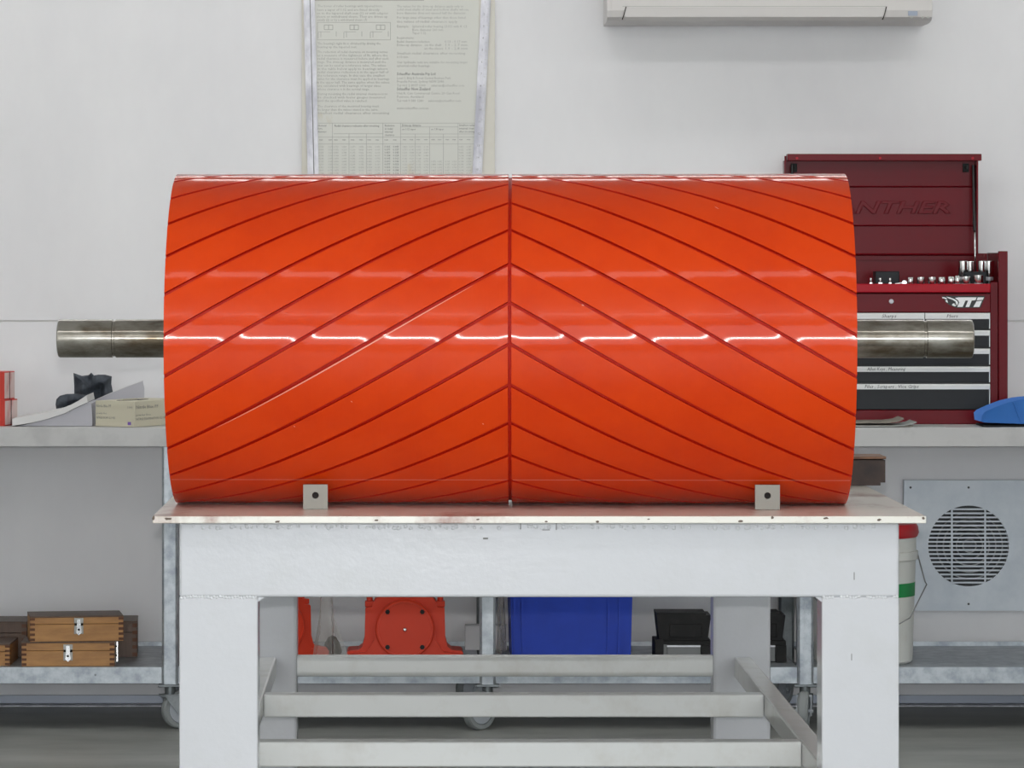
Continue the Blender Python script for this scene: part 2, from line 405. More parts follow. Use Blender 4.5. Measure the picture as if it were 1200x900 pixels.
# two stop tabs standing on the plate in front of the drum
for px0, px1, by, y, lab in ((355.3, 384, 597.2, 6.075, 'small square steel stop tab with a hole, under the left half of the drum'),
                             (885, 914, 598, 6.066, 'small square steel stop tab with a hole, under the right half of the drum')):
    xa, xb = (px0-485)*y/F, (px1-485)*y/F; xc = (xa+xb)/2; hw = (xb-xa)/2; hh = .0365
    tb = thing('stop_tab', lab, 'bracket', (xc, y, TZ), 0, 'stop tabs in front of the drum')
    b = MB(); n = 20; hz = .0205; hr = .0050
    # plate with a real bore: ring of quads from the square outline to the hole, front, back and bore
    outl = []
    for k in range(n):
        a = 2*math.pi*k/n; ca, sa = math.cos(a), math.sin(a)
        s1 = min(hw/abs(ca) if abs(ca) > 1e-6 else 9, ((hh-hz) if sa > 0 else hz)/abs(sa) if abs(sa) > 1e-6 else 9)
        outl.append((ca*s1, hz+sa*s1))
    cor = [(-hw, 0), (hw, 0), (hw, hh), (-hw, hh)]
    for cx, cz in cor:                    # snap the nearest outline point to each corner
        k = min(range(n), key=lambda i: (outl[i][0]-cx)**2+(outl[i][1]-cz)**2); outl[k] = (cx, cz)
    hole = [(hr*math.cos(2*math.pi*k/n), hz+hr*math.sin(2*math.pi*k/n)) for k in range(n)]
    vs = [(a, d, c_) for d in (0, .009) for a, c_ in outl] + [(a, d, c_) for d in (0, .009) for a, c_ in hole]
    fs = []
    for k in range(n):
        k2 = (k+1) % n
        fs += [(k, k2, 2*n+k2, 2*n+k), (n+k, 3*n+k, 3*n+k2, n+k2), (k, n+k, n+k2, k2), (2*n+k, 2*n+k2, 3*n+k2, 3*n+k)]
    b._add(vs, fs); b.build('plate', 'tab', tb)
    b = MB(); b.cyl((0, .006, hz), (0, .0085, hz), hr-.0002, 16); b.build('hole_plug', 'hole', tb)

# rusty steel bar lying on the plate behind the drum
y = 6.70
rb = thing('steel_bar', 'dark rusty steel bar lying on the white tabletop behind the drum', 'steel bar', (.6, y, TZ))
xr = (1037.5-485)*y/F - .6; zt = .0475
b = MB(); b.prism([(xr-.46, 0), (xr-.008, 0), (xr-.008, .005), (xr, .005), (xr, zt-.006), (xr-.46, zt-.006)], 0, .09, 'y'); b.build('bar', 'rust', rb)
b = MB(); b.box(xr-.46, xr+.0015, -.001, .091, zt-.0042, zt, .001); b.build('top_flange', 'rust_top', rb)

# ================================================================== DRUM
RAD, HALF = .25, .5055
dr = thing('conveyor_pulley', 'large glossy orange drum with chevron grooves lying on the white table', 'conveyor drum', (.1465, 6.22, TZ), R(-1.6))
NG, PH, SWEEP, GW, GD = 26, R(-.5), R(66.6), .0050, .0045
def dp(x, th, r=RAD): return (x, -r*math.cos(th), RAD + r*math.sin(th))
def lagging_half(side):
    b = MB(); bm = b.bm
    cell = 2*math.pi/NG; g = GW/math.cos(R(30))/RAD/2
    prof = []                             # (angle offset from groove centre, radius, smooth with next)
    e = .0034/RAD
    land = [(g, RAD+.00006), (g+e*.5, RAD+.000025), (g+e*1.4, RAD)]
    for k in range(1, 8): land.append((g+e*1.4 + (cell-2*(g+e*1.4))*k/8, RAD))
    land += [(cell-g-e*1.4, RAD), (cell-g-e*.5, RAD+.000025), (cell-g, RAD+.00006)]
    prof = [(-g*.85, RAD-GD), (g*.85, RAD-GD)] + land
    NX = 36; gx = .0026
    rows = []
    for i in range(NX+1):
        u = i/NX; x = gx + (HALF-gx)*u
        off = -SWEEP*(x/HALF)
        row = []
        for n in range(NG):
            for a, r in prof:
                row.append(bm.verts.new(dp(side*x, PH + n*cell + a + off, r)))
        rows.append(row)
    n = len(rows[0]); pl = len(prof)
    for i in range(NX):
        for k in range(n):
            k2 = (k+1) % n
            fc = bm.faces.new((rows[i][k], rows[i+1][k], rows[i+1][k2], rows[i][k2])); fc.smooth = True
            if k % pl in (0, 1, pl-1): fc.material_index = 1
    bm.edges.ensure_lookup_table()
    for i in range(NX):                   # crisp groove lips and floors
        for k in range(n):
            if k % pl in (0, 1, 2, pl-1):
                ed = bm.edges.get((rows[i][k], rows[i+1][k]))
                if ed: ed.smooth = False
    for row, x in ((rows[0], gx), (rows[-1], HALF)):     # end walls of the rubber
        base = [bm.verts.new((side*x, v.co.y*0 + (v.co.y)*(RAD-.014)/math.hypot(v.co.y, v.co.z-RAD), RAD + (v.co.z-RAD)*(RAD-.014)/math.hypot(v.co.y, v.co.z-RAD))) for v in row]
        for k in range(n):
            k2 = (k+1) % n; bm.faces.new((row[k], row[k2], base[k2], base[k]))
        for k in range(n):
            ed = bm.edges.get((row[k], row[(k+1) % n]))
            if ed: ed.smooth = False
    return b
lag = None
for side in (-1, 1):
    o = lagging_half(side).build('rubber_lagging', 'drum', dr); o.data.materials.append(M['groove'])
    lag = lag or o
ax = Matrix.Translation((0, 0, RAD)) @ Matrix.Rotation(R(90), 4, 'Y')
b = MB(); b.lathe([(RAD-.0052, -.004), (RAD-.0052, .004)], 128, ax); b.build('centre_groove_floor', 'groove', dr)
b = MB()
b.lathe([(RAD-.0142, -HALF+.001), (RAD-.0142, HALF-.001)], 96, ax, cap=False)
b.lathe([(RAD-.026, -HALF+.001), (RAD-.026, HALF-.001)], 96, ax, cap=False)
for s in (-1, 1): b.lathe([(RAD-.026, s*(HALF-.001)), (RAD-.0142, s*(HALF-.001))], 96, ax, cap=False)
b.build('drum_shell', 'drum_end', dr)
for s in (-1, 1):
    xa = s*(HALF-.03)
    b = MB(); b.lathe([(.045, xa-.008), (.045, xa+.008), (RAD-.0265, xa+.008), (RAD-.0265, xa-.008), (.045, xa-.008)], 64, ax, cap=False, smooth=False); b.build('end_plate', 'drum_end', dr)
    b = MB(); b.lathe([(.0295, xa-.02), (.044, xa-.02), (.055, xa-.008), (.055, xa+.008), (.044, xa+.022), (.0295, xa+.022), (.0295, xa-.02)], 48, ax, cap=False); b.build('hub', 'drum_end', dr)
# shaft: plain ends with a turned retaining-ring groove, bevelled tips
SL, SR, SRD = -.6888, .7000, .0292
gl = (133-485)*6.22/F - .1465; gr = (1082-485)*6.22/F - .1465
b = MB()
b.lathe([(SRD-.0045, SL), (SRD-.0008, SL+.0016), (SRD, SL+.004), (SRD, gl-.0025), (SRD-.0018, gl-.0018), (SRD-.0018, gl+.0018), (SRD, gl+.0025),
         (SRD, gr-.0025), (SRD-.0018, gr-.0018), (SRD-.0018, gr+.0018), (SRD, gr+.0025), (SRD, SR-.004), (SRD-.0008, SR-.0016), (SRD-.0045, SR)], 64, ax)
shaft = b.build('shaft', 'shaft', dr)
# pale strip, small flecks and a fine pale line on the rubber
def surf(px, py):                          # where the sight line through px, py meets the drum (drum's own frame)
    d = Vector(((px-485)/F, 1, -(py-300)/F)); o = Vector((0, 0, CAM_Z))
    mi = (Matrix.Translation((.1465, 6.22, TZ)) @ Matrix.Rotation(R(-1.6), 4, 'Z')).inverted()
    o2 = mi @ o; d2 = mi.to_3x3() @ d
    A = d2.y**2+d2.z**2; B = 2*(o2.y*d2.y+(o2.z-RAD)*d2.z); Cc = o2.y**2+(o2.z-RAD)**2-RAD**2
    tt = (-B-math.sqrt(B*B-4*A*Cc))/(2*A); p = o2+d2*tt
    return p.x, math.atan2(p.z-RAD, -p.y)
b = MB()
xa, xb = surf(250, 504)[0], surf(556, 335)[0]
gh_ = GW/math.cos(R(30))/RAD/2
def lip(u, v):                             # pale strip along the lower lip of one groove
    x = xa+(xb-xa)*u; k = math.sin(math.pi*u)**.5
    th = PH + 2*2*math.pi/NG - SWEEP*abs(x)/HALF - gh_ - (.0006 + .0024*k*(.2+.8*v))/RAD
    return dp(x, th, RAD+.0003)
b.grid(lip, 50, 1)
def strip(xa, ta, xb, tb_, wd, n=40, taper=True):
    def fn(u, v):
        k = wd*(math.sin(math.pi*min(max(u, .02), .98))**.5 if taper else 1)
        return dp(xa+(xb-xa)*u, ta+(tb_-ta)*u + (v-.5)*k/RAD, RAD+.00025)
    b.grid(fn, n, 1)
for px, py, l, q in ((840, 244, 5, 3), (566, 497, 2, 1), (683, 358, 3, 1), (345, 500, 2, 1), (412, 471, 2, 1)):
    (xa, ta), (xb, tb_) = surf(px-l/2, py-q/2), surf(px+l/2, py+q/2); strip(xa, ta, xb, tb_, .0016, 4)
b.build('pale_marks', 'pale_mark', lag)['kind'] = 'stuff'
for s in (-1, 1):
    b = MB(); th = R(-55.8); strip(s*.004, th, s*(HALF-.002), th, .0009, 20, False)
    b.build('pale_line', 'pale_mark', lag)

# ================================================================== WORKBENCH ALONG THE WALL
BF, BB = 10.6, 11.185
BTZ = CAM_Z - 201*BF/F; BBZ = CAM_Z - 223.5*BF/F
SHZ = CAM_Z - 482*BF/F; SHB = CAM_Z - 501*BF/F
wbn = thing('workbench', 'long galvanised workbench on castors along the back wall', 'workbench', (0, 10.9, -REST))
OY = 10.9
b = MB(); b.box(-1.75, 2.65, BF-OY, BB-OY, BBZ, BTZ, .002); b.build('worktop', 'bench_top', wbn)
POST = [((199-485) + 372.5*k)*BF/F for k in (-2, -1, 0, 1, 2, 3, 4)]
POST = [x for x in POST if -1.8 < x < 2.8]
pw = .0205
for k, xc in enumerate(POST):
    if k+1 < len(POST):
        xa, xb = xc+pw+.001, POST[k+1]-pw-.001
        b = MB(); b.box(xa, xb, BF+.004-OY, BB-OY, SHZ-.003, SHZ); b.box(xa, xb, BF+.004-OY, BF+.006-OY, SHB, SHZ-.003)
        sh = b.build('shelf', 'galv', wbn)
        b = MB(); b.box(xa, xb, BB-.004-OY, BB-OY, SHZ, SHZ+.012); b.build('shelf_upstand', 'galv', sh)
        for q in (.18, .78):
            x = xa+(xb-xa)*q; b = MB(); b.cyl((x, BF+.0042-OY, SHZ-.02), (x, BF+.001-OY, SHZ-.02), .0028, 8)
            b.build('rivet', 'galv_dark', sh)
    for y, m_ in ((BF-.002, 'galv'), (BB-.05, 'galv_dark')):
        b = MB(); b.prism([(xc-pw, y-OY+.006), (xc-pw+.006, y-OY), (xc+pw-.006, y-OY), (xc+pw, y-OY+.006), (xc+pw, y-OY+.04), (xc-pw, y-OY+.04)], SHB-.002, BBZ, 'z')
        b.prism([(xc-.004, y-OY-.0015), (xc+.004, y-OY-.0015), (xc+.004, y-OY+.001), (xc-.004, y-OY+.001)], SHB, BBZ-.003, 'z')
        b.build('post', m_, wbn)
        # castor under the post: plate and stem, fork, wheel
        sw = ({-171: 60, 199: 205, 571: 15, 944: 80}.get(int(round(xc*F/BF+485)), 40)) if y < 10.8 else (25 + 40*k) % 90
        cz = .05; yc = y+.02-OY
        b = MB(); b.box(xc-.03, xc+.03, yc-.03, yc+.03, SHB-.008, SHB-.002, .001); b.cyl((xc, yc, SHB-.03), (xc, yc, SHB-.008), .014, 14)
        cs = b.build('castor', 'galv_dark', wbn)
        rot = Matrix.Translation((xc, yc, 0)) @ Matrix.Rotation(R(sw), 4, 'Z') @ Matrix.Translation((-.028, 0, 0))
        b = MB()
        for s in (-1, 1):
            b.prism([(-.012, cz-.012), (.012, cz-.012), (.050, SHB-.032), (.008, SHB-.032)], s*.0185-.0015, s*.0185+.0015, 'y', rot)
        b.box(.006, .052, -.020, .020, SHB-.034, SHB-.029, 0, rot); b.cyl(rot @ Vector((0, -.024, cz)), rot @ Vector((0, .024, cz)), .005, 10)
        b.build('fork', 'galv', cs)
        wm = rot @ Matrix.Translation((0, 0, cz)) @ Matrix.Rotation(R(90), 4, 'X')
        b = MB(); b.lathe([(.006, -.0115), (.034, -.0115), (.036, -.008), (.036, .008), (.034, .0115), (.006, .0115)], 32, wm); b.build('wheel', 'wheel', cs)
        b = MB(); b.lathe([(.0362, -.013), (.046, -.013), (.050, -.008), (.050, .008), (.046, .013), (.0362, .013), (.0362, -.013)], 36, wm, cap=False); b.build('tyre', 'tyre', cs)

# ------------------------------------------------------------------ wooden boxes on the shelf
def clasp(x, y, z, parent, s=1.0, m=None):
    mm = m or Matrix()
    for za, zc in ((.002, .016), (-.026, -.004)):
        b = MB(); b.box(x-.012*s, x+.012*s, y-.002, y, z+za*s, z+zc*s, .0006, m); b.build('clasp_plate', 'clasp', parent)
    b = MB(); b.cyl(mm @ Vector((x-.011*s, y-.0035, z-.001)), mm @ Vector((x+.011*s, y-.0035, z-.001)), .003*s, 8); b.build('clasp_hinge', 'black_iron', parent)
    b = MB(); b.prism([(x-.0045*s, z+.013*s), (x+.0045*s, z+.013*s), (x+.0055*s, z-.012*s), (x+.007*s, z-.022*s), (x, z-.029*s), (x-.007*s, z-.022*s), (x-.0055*s, z-.012*s)], y-.0075, y-.0045, 'y', m)
    b.build('clasp_lever', 'chrome', parent)
    b = MB(); b.cyl(mm @ Vector((x, y-.0076, z-.014*s)), mm @ Vector((x, y-.0082, z-.014*s)), .003*s, 10); b.build('lever_hole', 'black_iron', parent)
def wooden_box(label, x, y, z, w, d, h, lid_h, rz, body='wood', clasps=(0.,), side_clasp=False, dark_front=False):
    t = thing('wooden_box', label, 'wooden box', (x, y, z), rz, 'wooden instrument boxes on the shelf')
    hw = w/2
    b = MB(); b.box(-hw, hw, 0, d, 0, h-lid_h-.0008, .001); bo = b.build('body', body, t)
    b = MB(); b.box(-hw, hw, 0, d, h-lid_h, h-.004, .001); li = b.build('lid', body, t)
    b = MB(); b.box(-hw-.0005, hw+.0005, -.0006, d, h-.004, h, .001); b.build('lid_panel', 'wood_dark', li)
    b = MB(); n = 5
    for s in (-1, 1):
        for k in range(n):
            zz = (k+.15)/n*h
            if k % 1 == 0: b.box(s*hw-.0125 if s > 0 else -hw-.0004, hw+.0004 if s > 0 else -hw+.0125, -.0005, .012, zz, zz+h/n*.5)
    b.build('finger_joints', 'endgrain', bo)['kind'] = 'stuff'
    for cx in clasps:
        clasp(cx*w, -.0006, h-lid_h, bo)
    if side_clasp:
        m = Matrix.Translation((hw, .035, 0)) @ Matrix.Rotation(R(90), 4, 'Z')
        for zc in (h-.014, .0265):
            clasp(0, 0, zc, bo, .8, m)
    return t
SC = BF/F
def shelf_box(label, pxa, pxb, y, z, d, h, **k):
    xa, xb = (pxa-485)*y/F, (pxb-485)*y/F
    return wooden_box(label, (xa+xb)/2, y, z, (xb-xa)/math.cos(k.get('rz', 0)), d, h, **k)
shelf_box('honey coloured wooden box with finger joints, lower of the stacked pair on shelf', 25.5, 134, 10.622, SHZ, .16, .064, lid_h=.023, rz=R(2), side_clasp=True, clasps=(.0,))
shelf_box('honey coloured wooden box with dark lid, stacked on top of another wooden box', 36, 144, 10.63, SHZ+.064, .15, .066, lid_h=.021, rz=R(8), clasps=(.02,))
shelf_box('dark brown wooden box standing behind the stacked pair, nearest the bench post', 66, 160.5, 10.86, SHZ, .17, .096, lid_h=.03, rz=R(3), body='wood_dark', clasps=())
shelf_box('honey coloured wooden box at the far left shelf front, cut by the photo edge', -96, 11.5, 10.635, SHZ, .19, .057, lid_h=.02, rz=R(-1), clasps=(.0,))
shelf_box('dark topped wooden box behind the one at the far left shelf front', -80, 31, 10.855, SHZ, .17, .095, lid_h=.03, rz=R(0), body='wood_dark', clasps=())

# ------------------------------------------------------------------ bearing housings on the shelf
def housing(label, x, y, rz):
    t = thing('bearing_housing', label, 'bearing housing', (x, y, SHZ), rz, 'red bearing housings on the shelf')
    b = MB()
    pts = [(-.153, 0), (.153, 0), (.153, .022), (.148, .028), (.122, .030), (.112, .038), (.106, .060), (.104, .138), (.100, .142), (.086, .142)]
    for k in range(13): 
        a = R(20 + 140*k/12); pts.append((.092*math.cos(a), .112 + .092*math.sin(a)))
    pts += [(-.086, .142), (-.100, .142), (-.104, .138), (-.106, .060), (-.112, .038), (-.122, .030), (-.148, .028), (-.153, .022)]
    b.prism(pts, .02, .14, 'y'); bo = b.build('body', 'red_iron', t)
    for s in (-1, 1):                     # feet ribs at the front flare into the cover
        b = MB(); b.prism([(s*.150, 0), (s*.150, .020), (s*.10, .026), (s*.082, .055), (s*.074, .1), (s*.04, .1), (s*.04, 0)], .004, .0199, 'y'); b.build('foot', 'red_iron', bo)
    cy = .086
    b = MB(); mm = Matrix.Translation((0, .02, cy)) @ Matrix.Rotation(R(90), 4, 'X')
    b.lathe([(.0775, 0), (.0775, .022), (.074, .026), (.070, .026), (.0695, .024), (.02, .024)], 48, mm); cv = b.build('end_cover', 'red_iron', t)
    for sx in (-1, 1):
        for sz in (-1, 1):
            b = MB(); b.cyl((sx*.0455, -.004, cy+sz*.0462), (sx*.0455, -.009, cy+sz*.0462), .0065, 6); b.build('bolt', 'black_iron', cv)
    b = MB(); b.lathe([(.0065, 0), (.0065, .004), (.004, .008), (.0015, .009)], 14, Matrix.Translation((0, -.003, cy)) @ Matrix.Rotation(R(90), 4, 'X')); b.build('grease_plug', 'chrome', cv)
    for s in (-1, 1):
        b = MB(); b.box(s*.093-.012, s*.093+.012, .03, .08, .142, .156, .002); b.cyl((s*.093, .055, .156), (s*.093, .055, .166), .008, 6); b.build('cap_bolt', 'red_iron' , bo)
    b = MB(); b.box(-.012, .012, .05, .10, .202, .215, .003); b.build('lifting_lug', 'red_iron', bo)
    return t
xh = (474.5-485)*10.73/F
housing('red bearing housing with round bolted end cover, unwrapped, facing forward', xh, 10.73, 0)
bag_x = (325-485)*10.8/F
housing('red bearing housing turned sideways and partly wrapped in clear plastic', bag_x, 10.78, R(24))
# plastic film draped down its side
b = MB()
random.seed(3)
def film(u, v):
    x = bag_x + .115 + .030*v - .012*u*(1-v) + .006*math.sin(9*v+5*u)
    z = SHZ + .235*(1-u) + .004
    x += .045*(u**1.5)*v
    return (x, 10.655 - .006*math.sin(v*7+u*3) + .03*v - .012*math.sin(13*v+2*u), z + .006*math.sin(11*v)*(1-u))
b.grid(film, 24, 20)
tag(b.build('plastic_film', 'film'), 'crumpled clear plastic film hanging over the sideways red housing', 'plastic film')
b = MB(); b.lathe([(.004, 0), (.022, .001), (.026, .012), (.020, .034), (.010, .05), (.002, .054)], 14, Matrix.Translation(((389-485)*10.85/F, 10.90, SHZ+REST)))
tag(b.build('black_cap', 'black_iron'), 'small black plastic cap on shelf beside the wrapped red housing', 'cap')

# blue crate
y = 10.74
xa, xb = (600-485)*y/F, (739-485)*y/F
cr = thing('plastic_crate', 'deep blue plastic crate on the shelf under the bench', 'crate', ((xa+xb)/2, y, SHZ))
hw = (xb-xa)/2; hh = .27; d = .34; tp_ = 1.045
b = MB()
def ringq(s, z, i=0): return [(-hw*s+i, 0+i - (s-1)*d/2, z), (hw*s-i, 0+i-(s-1)*d/2, z), (hw*s-i, d-i+(s-1)*d/2, z), (-hw*s+i, d-i+(s-1)*d/2, z)]
vs = ringq(1, 0) + ringq(tp_, hh) + ringq(tp_, hh, .005) + ringq(1, .006, .005)
fs = [(0, 3, 2, 1)] + [(a+i, a+(i+1) % 4, a+4+(i+1) % 4, a+4+i) for a in (0, 4, 8) for i in range(4)] + [(12, 13, 14, 15)]
b._add(vs, fs); b.build('body', 'blue_crate', cr)
b = MB(); b.box(-hw*tp_-.012, hw*tp_+.012, -.022, -.008, hh-.03, hh, .002); b.box(-hw*tp_-.012, hw*tp_+.012, d+.008, d+.022, hh-.03, hh, .002)
b.box(-hw*tp_-.012, -hw*tp_, -.008, d+.008, hh-.03, hh, .002); b.box(hw*tp_, hw*tp_+.012, -.008, d+.008, hh-.03, hh, .002); b.build('rim', 'blue_crate', cr)
for q in (-.93, -.80, .62, .80):
    b = MB(); x = q*hw
    b.prism([(x-.004, .002), (x+.004, .002), (x*tp_+.004, hh-.03), (x*tp_-.004, hh-.03)], -.0065 , .003, 'y', Matrix(((1, 0, 0, 0), (0, 1, -.022, 0), (0, 0, 1, 0), (0, 0, 0, 1)))); b.build('rib', 'blue_crate', cr)
# clear bag slumped beside the crate
b = MB()
def bag(u, v):
    a = 2*math.pi*v; r = .018 + .012*math.sin(3*a+u*6)*.4
    return ((587-485)*11.0/F + .6*r*math.cos(a)*(1.1-.5*u), 10.98 + 1.6*r*math.sin(a), SHZ+.002 + .2*u)
b.grid(bag, 14, 18)
tag(b.build('plastic_bag', 'film'), 'clear plastic bag slumped between middle post and blue crate', 'plastic bag')
# white carton behind the middle post
y = 11.06
b = MB(); b.box((545-485)*y/F, (594-485)*y/F, y, y+.06, SHZ+REST, SHZ+.066, .001)
tag(b.build('white_carton', 'paper'), 'small plain white carton behind the middle bench post', 'carton')

# black blocks
def black_block(label, px, y):
    t = thing('plummer_block', label, 'machine block', ((px-485)*y/F, y, SHZ), 0, 'black blocks on the shelf')
    b = MB(); b.box(-.074, .074, .012, .15, 0, .056, .002); b.box(-.074, -.052, 0, .012, 0, .060, .001); b.box(.046, .074, 0, .012, 0, .045, .001); b.build('base', 'black_iron', t)
    b = MB(); b.box(-.042, .045, .004, .0118, .002, .040, .001); b.box(-.052, -.043, .006, .0118, 0, .046); b.build('face_plate', 'grey_plate', t)
    b = MB(); b.box(-.043, .045, .0025, .0118, .040, .0445, .0005); b.build('plate_edge', 'alu', t)
    b = MB(); b.prism([(-.062, .0562), (.070, .0562), (.066, .065), (.073, .118), (.073, .122), (.060, .122), (.060, .128), (-.070, .128), (-.066, .09)], .02, .14, 'y'); up = b.build('cap', 'black_iron', t)
    b = MB(); b.box(-.036, .05, .014, .0199, .064, .1, .002); b.build('cap_plate', 'black_iron', up)
    return t
black_block('black iron block with flared top, between blue crate and right rear table leg', 801, 10.72)
black_block('black iron block with flared top, half hidden behind the right rear table leg', 888.5, 10.72)

# ------------------------------------------------------------------ pail
y = 10.75; xr = (1069-485)*y/F; rb_ = .128
pl_ = thing('plastic_pail', 'white plastic pail with red lid and green band on the right shelf', 'pail', (xr-rb_, y, SHZ))
hp = CAM_Z-SHZ-(627-300)*y/F
b = MB(); b.lathe([(rb_-.006, 0), (rb_, .006), (rb_+.010, hp)], 48); b.build('body', 'pail', pl_)
zr = CAM_Z-SHZ-(655-300)*y/F
b = MB(); b.lathe([(rb_+.0095, zr), (rb_+.014, zr+.002), (rb_+.0145, zr+.022), (rb_+.0098, zr+.024)], 48, cap=False); b.build('rib', 'pail', pl_)
b = MB(); b.lathe([(rb_+.009, hp-.004), (rb_+.0125, hp-.002), (rb_+.0165, hp+.008), (rb_+.0145, hp+.024), (rb_+.010, hp+.032), (.11, hp+.032), (.105, hp+.027), (.004, hp+.027)], 48); b.build('lid', 'pail_red', pl_)
za, zb = CAM_Z-SHZ-(697-300)*y/F, CAM_Z-SHZ-(681-300)*y/F
q = lambda z: rb_+.010*z/hp+.0006
b = MB(); b.lathe([(q(za), za), (q(zb), zb)], 48, cap=False); b.build('green_band', 'green', pl_)
zc = zr+.012
pts = [(rb_+.014, 0, zc), (rb_+.030, -.03, zc-.07), ((1082.5-485)*y/F-(xr-rb_), -.06, CAM_Z-SHZ-(683-300)*y/F), (rb_-.02, -.112, CAM_Z-SHZ-(720-300)*y/F), (.02, -.150, .08), (-.06, -.15, .075), (-rb_-.02, -.06, zb-.02), (-rb_-.014, 0, zc)]
b = MB(); b.tube(pts, .0018, 6); b.build('bail_handle', 'wire', pl_)

# ------------------------------------------------------------------ wall fan
y = 11.170
xa, xb = (1060-485)*y/F, (1211-485)*y/F
fx, fz = (1135-485)*y/F, CAM_Z-(640-300)*y/F
fn_ = thing('wall_fan', 'galvanised wall fan panel with round slatted grille below the bench', 'fan', (fx, y, fz))
fr = 47.3*y/F
zt, zb2 = CAM_Z-(563-300)*y/F-fz, CAM_Z-(716-300)*y/F-fz
b = MB(); n = 64; hw = (xb-xa)/2
outl = []
for k in range(n):
    a = 2*math.pi*k/n; ca, sa = math.cos(a), math.sin(a)
    s1 = min(hw/abs(ca) if abs(ca) > 1e-6 else 9, (zt if sa > 0 else -zb2)/abs(sa) if abs(sa) > 1e-6 else 9)
    outl.append((ca*s1, sa*s1))
for cx, cz in ((-hw, zb2), (hw, zb2), (hw, zt), (-hw, zt)):
    k = min(range(n), key=lambda i: (outl[i][0]-cx)**2+(outl[i][1]-cz)**2); outl[k] = (cx, cz)
vs = [(a, d_, c_) for d_ in (0, .026) for a, c_ in outl] + [(fr*math.cos(2*math.pi*k/n), d_, fr*math.sin(2*math.pi*k/n)) for d_ in (0, .026) for k in range(n)]
fs = []
for k in range(n):
    k2 = (k+1) % n
    fs += [(k, k2, 2*n+k2, 2*n+k), (k, n+k, n+k2, k2), (2*n+k, 2*n+k2, 3*n+k2, 3*n+k)]
b._add(vs, fs); pan = b.build('panel', 'galv_panel', fn_)
b = MB(); b.cyl((0, .0245, 0), (0, .0275, 0), fr+.006, 48); b.build('back_disc', 'fan_dark', fn_)
for k in range(19):
    z = fr*(1-2*(k+.9)/19.8); hl = math.sqrt(max(fr*fr-z*z, .0001))
    b = MB(); b.box(-hl, hl, .0005, .0035, z-.0023, z+.0023); b.build('slat', 'galv_panel', fn_)
for px in (1115.5, 1154.5):
    x = (px-1135)*y/F; hl = math.sqrt(fr*fr-x*x)
    b = MB(); b.box(x-.0024, x+.0024, -.0008, .0004, -hl, hl); b.build('bar', 'galv_panel', fn_)
for r_ in (.018, .036, .054, .072, .090):
    b = MB(); b.tube([(r_*math.cos(R(a))+.004, .009, r_*math.sin(R(a))) for a in range(0, 361, 12)], .0021, 6); b.build('guard_ring', 'wire', fn_)
for k in range(5):
    a0 = 72*k + 20
    b = MB()
    def bl(u, v, a0=a0):
        r = .022 + .075*u; a = R(a0 + (v-.5)*(44-6*u)); return (r*math.cos(a), .0165 + (v-.5)*.009, r*math.sin(a))
    b.grid(bl, 5, 5); b.build('blade', 'fan_dark', fn_)
b = MB(); b.cyl((0, .0125, 0), (0, .0225, 0), .024, 24); b.build('hub', 'fan_dark', fn_)
for px, py in ((1067, 571.5), (1135, 571.5), (1135, 708), (1203, 571.5)):
    b = MB(); p = P(px, py, y); b.cyl((p.x-fx, 0, p.z-fz), (p.x-fx, -.0015, p.z-fz), .0032, 8); b.build('screw', 'fan_dark', fn_)

# ================================================================== ON THE BENCH, LEFT
# red cartons
def carton(label, x, y, z, w, d, h, rz):
    t = thing('bearing_carton', label, 'carton', (x, y, z), rz, 'red bearing cartons')
    b = MB(); b.box(-w, 0, 0, d, 0, h, .001); bo = b.build('box', 'red_carton', t)
    b = MB(); b.box(.0, .0008, .003, d-.003, .003, h-.003); b.build('side_label', 'pink_carton', bo)
    b = MB(); b.box(.0008, .0014, d*.46, d*.50, .0, h); b.build('flap_edge', 'black_iron', bo)
    b = MB(); b.cyl((-.045, -.0008, h*.55), (-.045, 0, h*.55), .02, 20); b.build('print_disc', 'pink_carton', bo)
    return t
p = P(4.5, 500, 10.66)
carton('red and white bearing carton at the bench left end, bottom of the two', p.x, 10.68, BTZ, .2, .10, .068, R(-14))
carton('red and white bearing carton at the bench left end, top of the two', p.x-.002, 10.69, BTZ+.068, .2, .09, .073, R(-12))
# catalogue with curling pages
ct = thing('catalogue', 'white paper catalogue with its cover curling up from the bench', 'catalogue', ((60-485)*10.72/F, 10.72, BTZ))
def L_(px, py, y=10.72): return ((px-60)*y/F, CAM_Z-(py-300)*y/F-BTZ)
def LP(px, py, y): return ((px-485)*y/F - (60-485)*10.72/F, CAM_Z-(py-300)*y/F-BTZ)
line = [L_(17, 497.2), L_(23, 495), L_(32, 492), L_(48, 487), L_(66, 481), L_(84, 474), L_(96, 468), L_(104, 464)]
line = [(a, max(c_, .0008)) for a, c_ in line]
b = MB(); b.prism([L_(17, 489.8), L_(40, 486), L_(69, 480.3), L_(83, 474.8), L_(94, 469), L_(103.5, 462.5), L_(105, 470.5), L_(91, 477), L_(78, 483.5), L_(60, 489.5), L_(40, 494.5), L_(17, 498.2)], -.06, .17, 'y'); b.build('cover', 'paper', ct)
b = MB(); b.prism([(L_(24, 0)[0], .0004), L_(40, 495), L_(60, 490), L_(78, 484), L_(91, 477.5), L_(105, 471), L_(109, 472), L_(110, 490), (L_(110, 0)[0], .0004)], -.052, .15, 'y'); b.build('page_block', 'paper_grey', ct)
line2 = [LP(104, 474, 10.895), LP(112, 469, 10.895), LP(130, 461, 10.895), LP(150, 453, 10.895), LP(167, 447, 10.895)]
b = MB(); b.prism(line2 + [LP(169, 455, 10.895), (LP(169, 470, 10.895)[0], .0005), (LP(113, 470, 10.895)[0], .0005)], .175, .18, 'y'); b.build('page', 'paper_grey', ct)
b = MB(); b.sheet(line2, .174, .20, .0012); b.build('page', 'paper', ct)
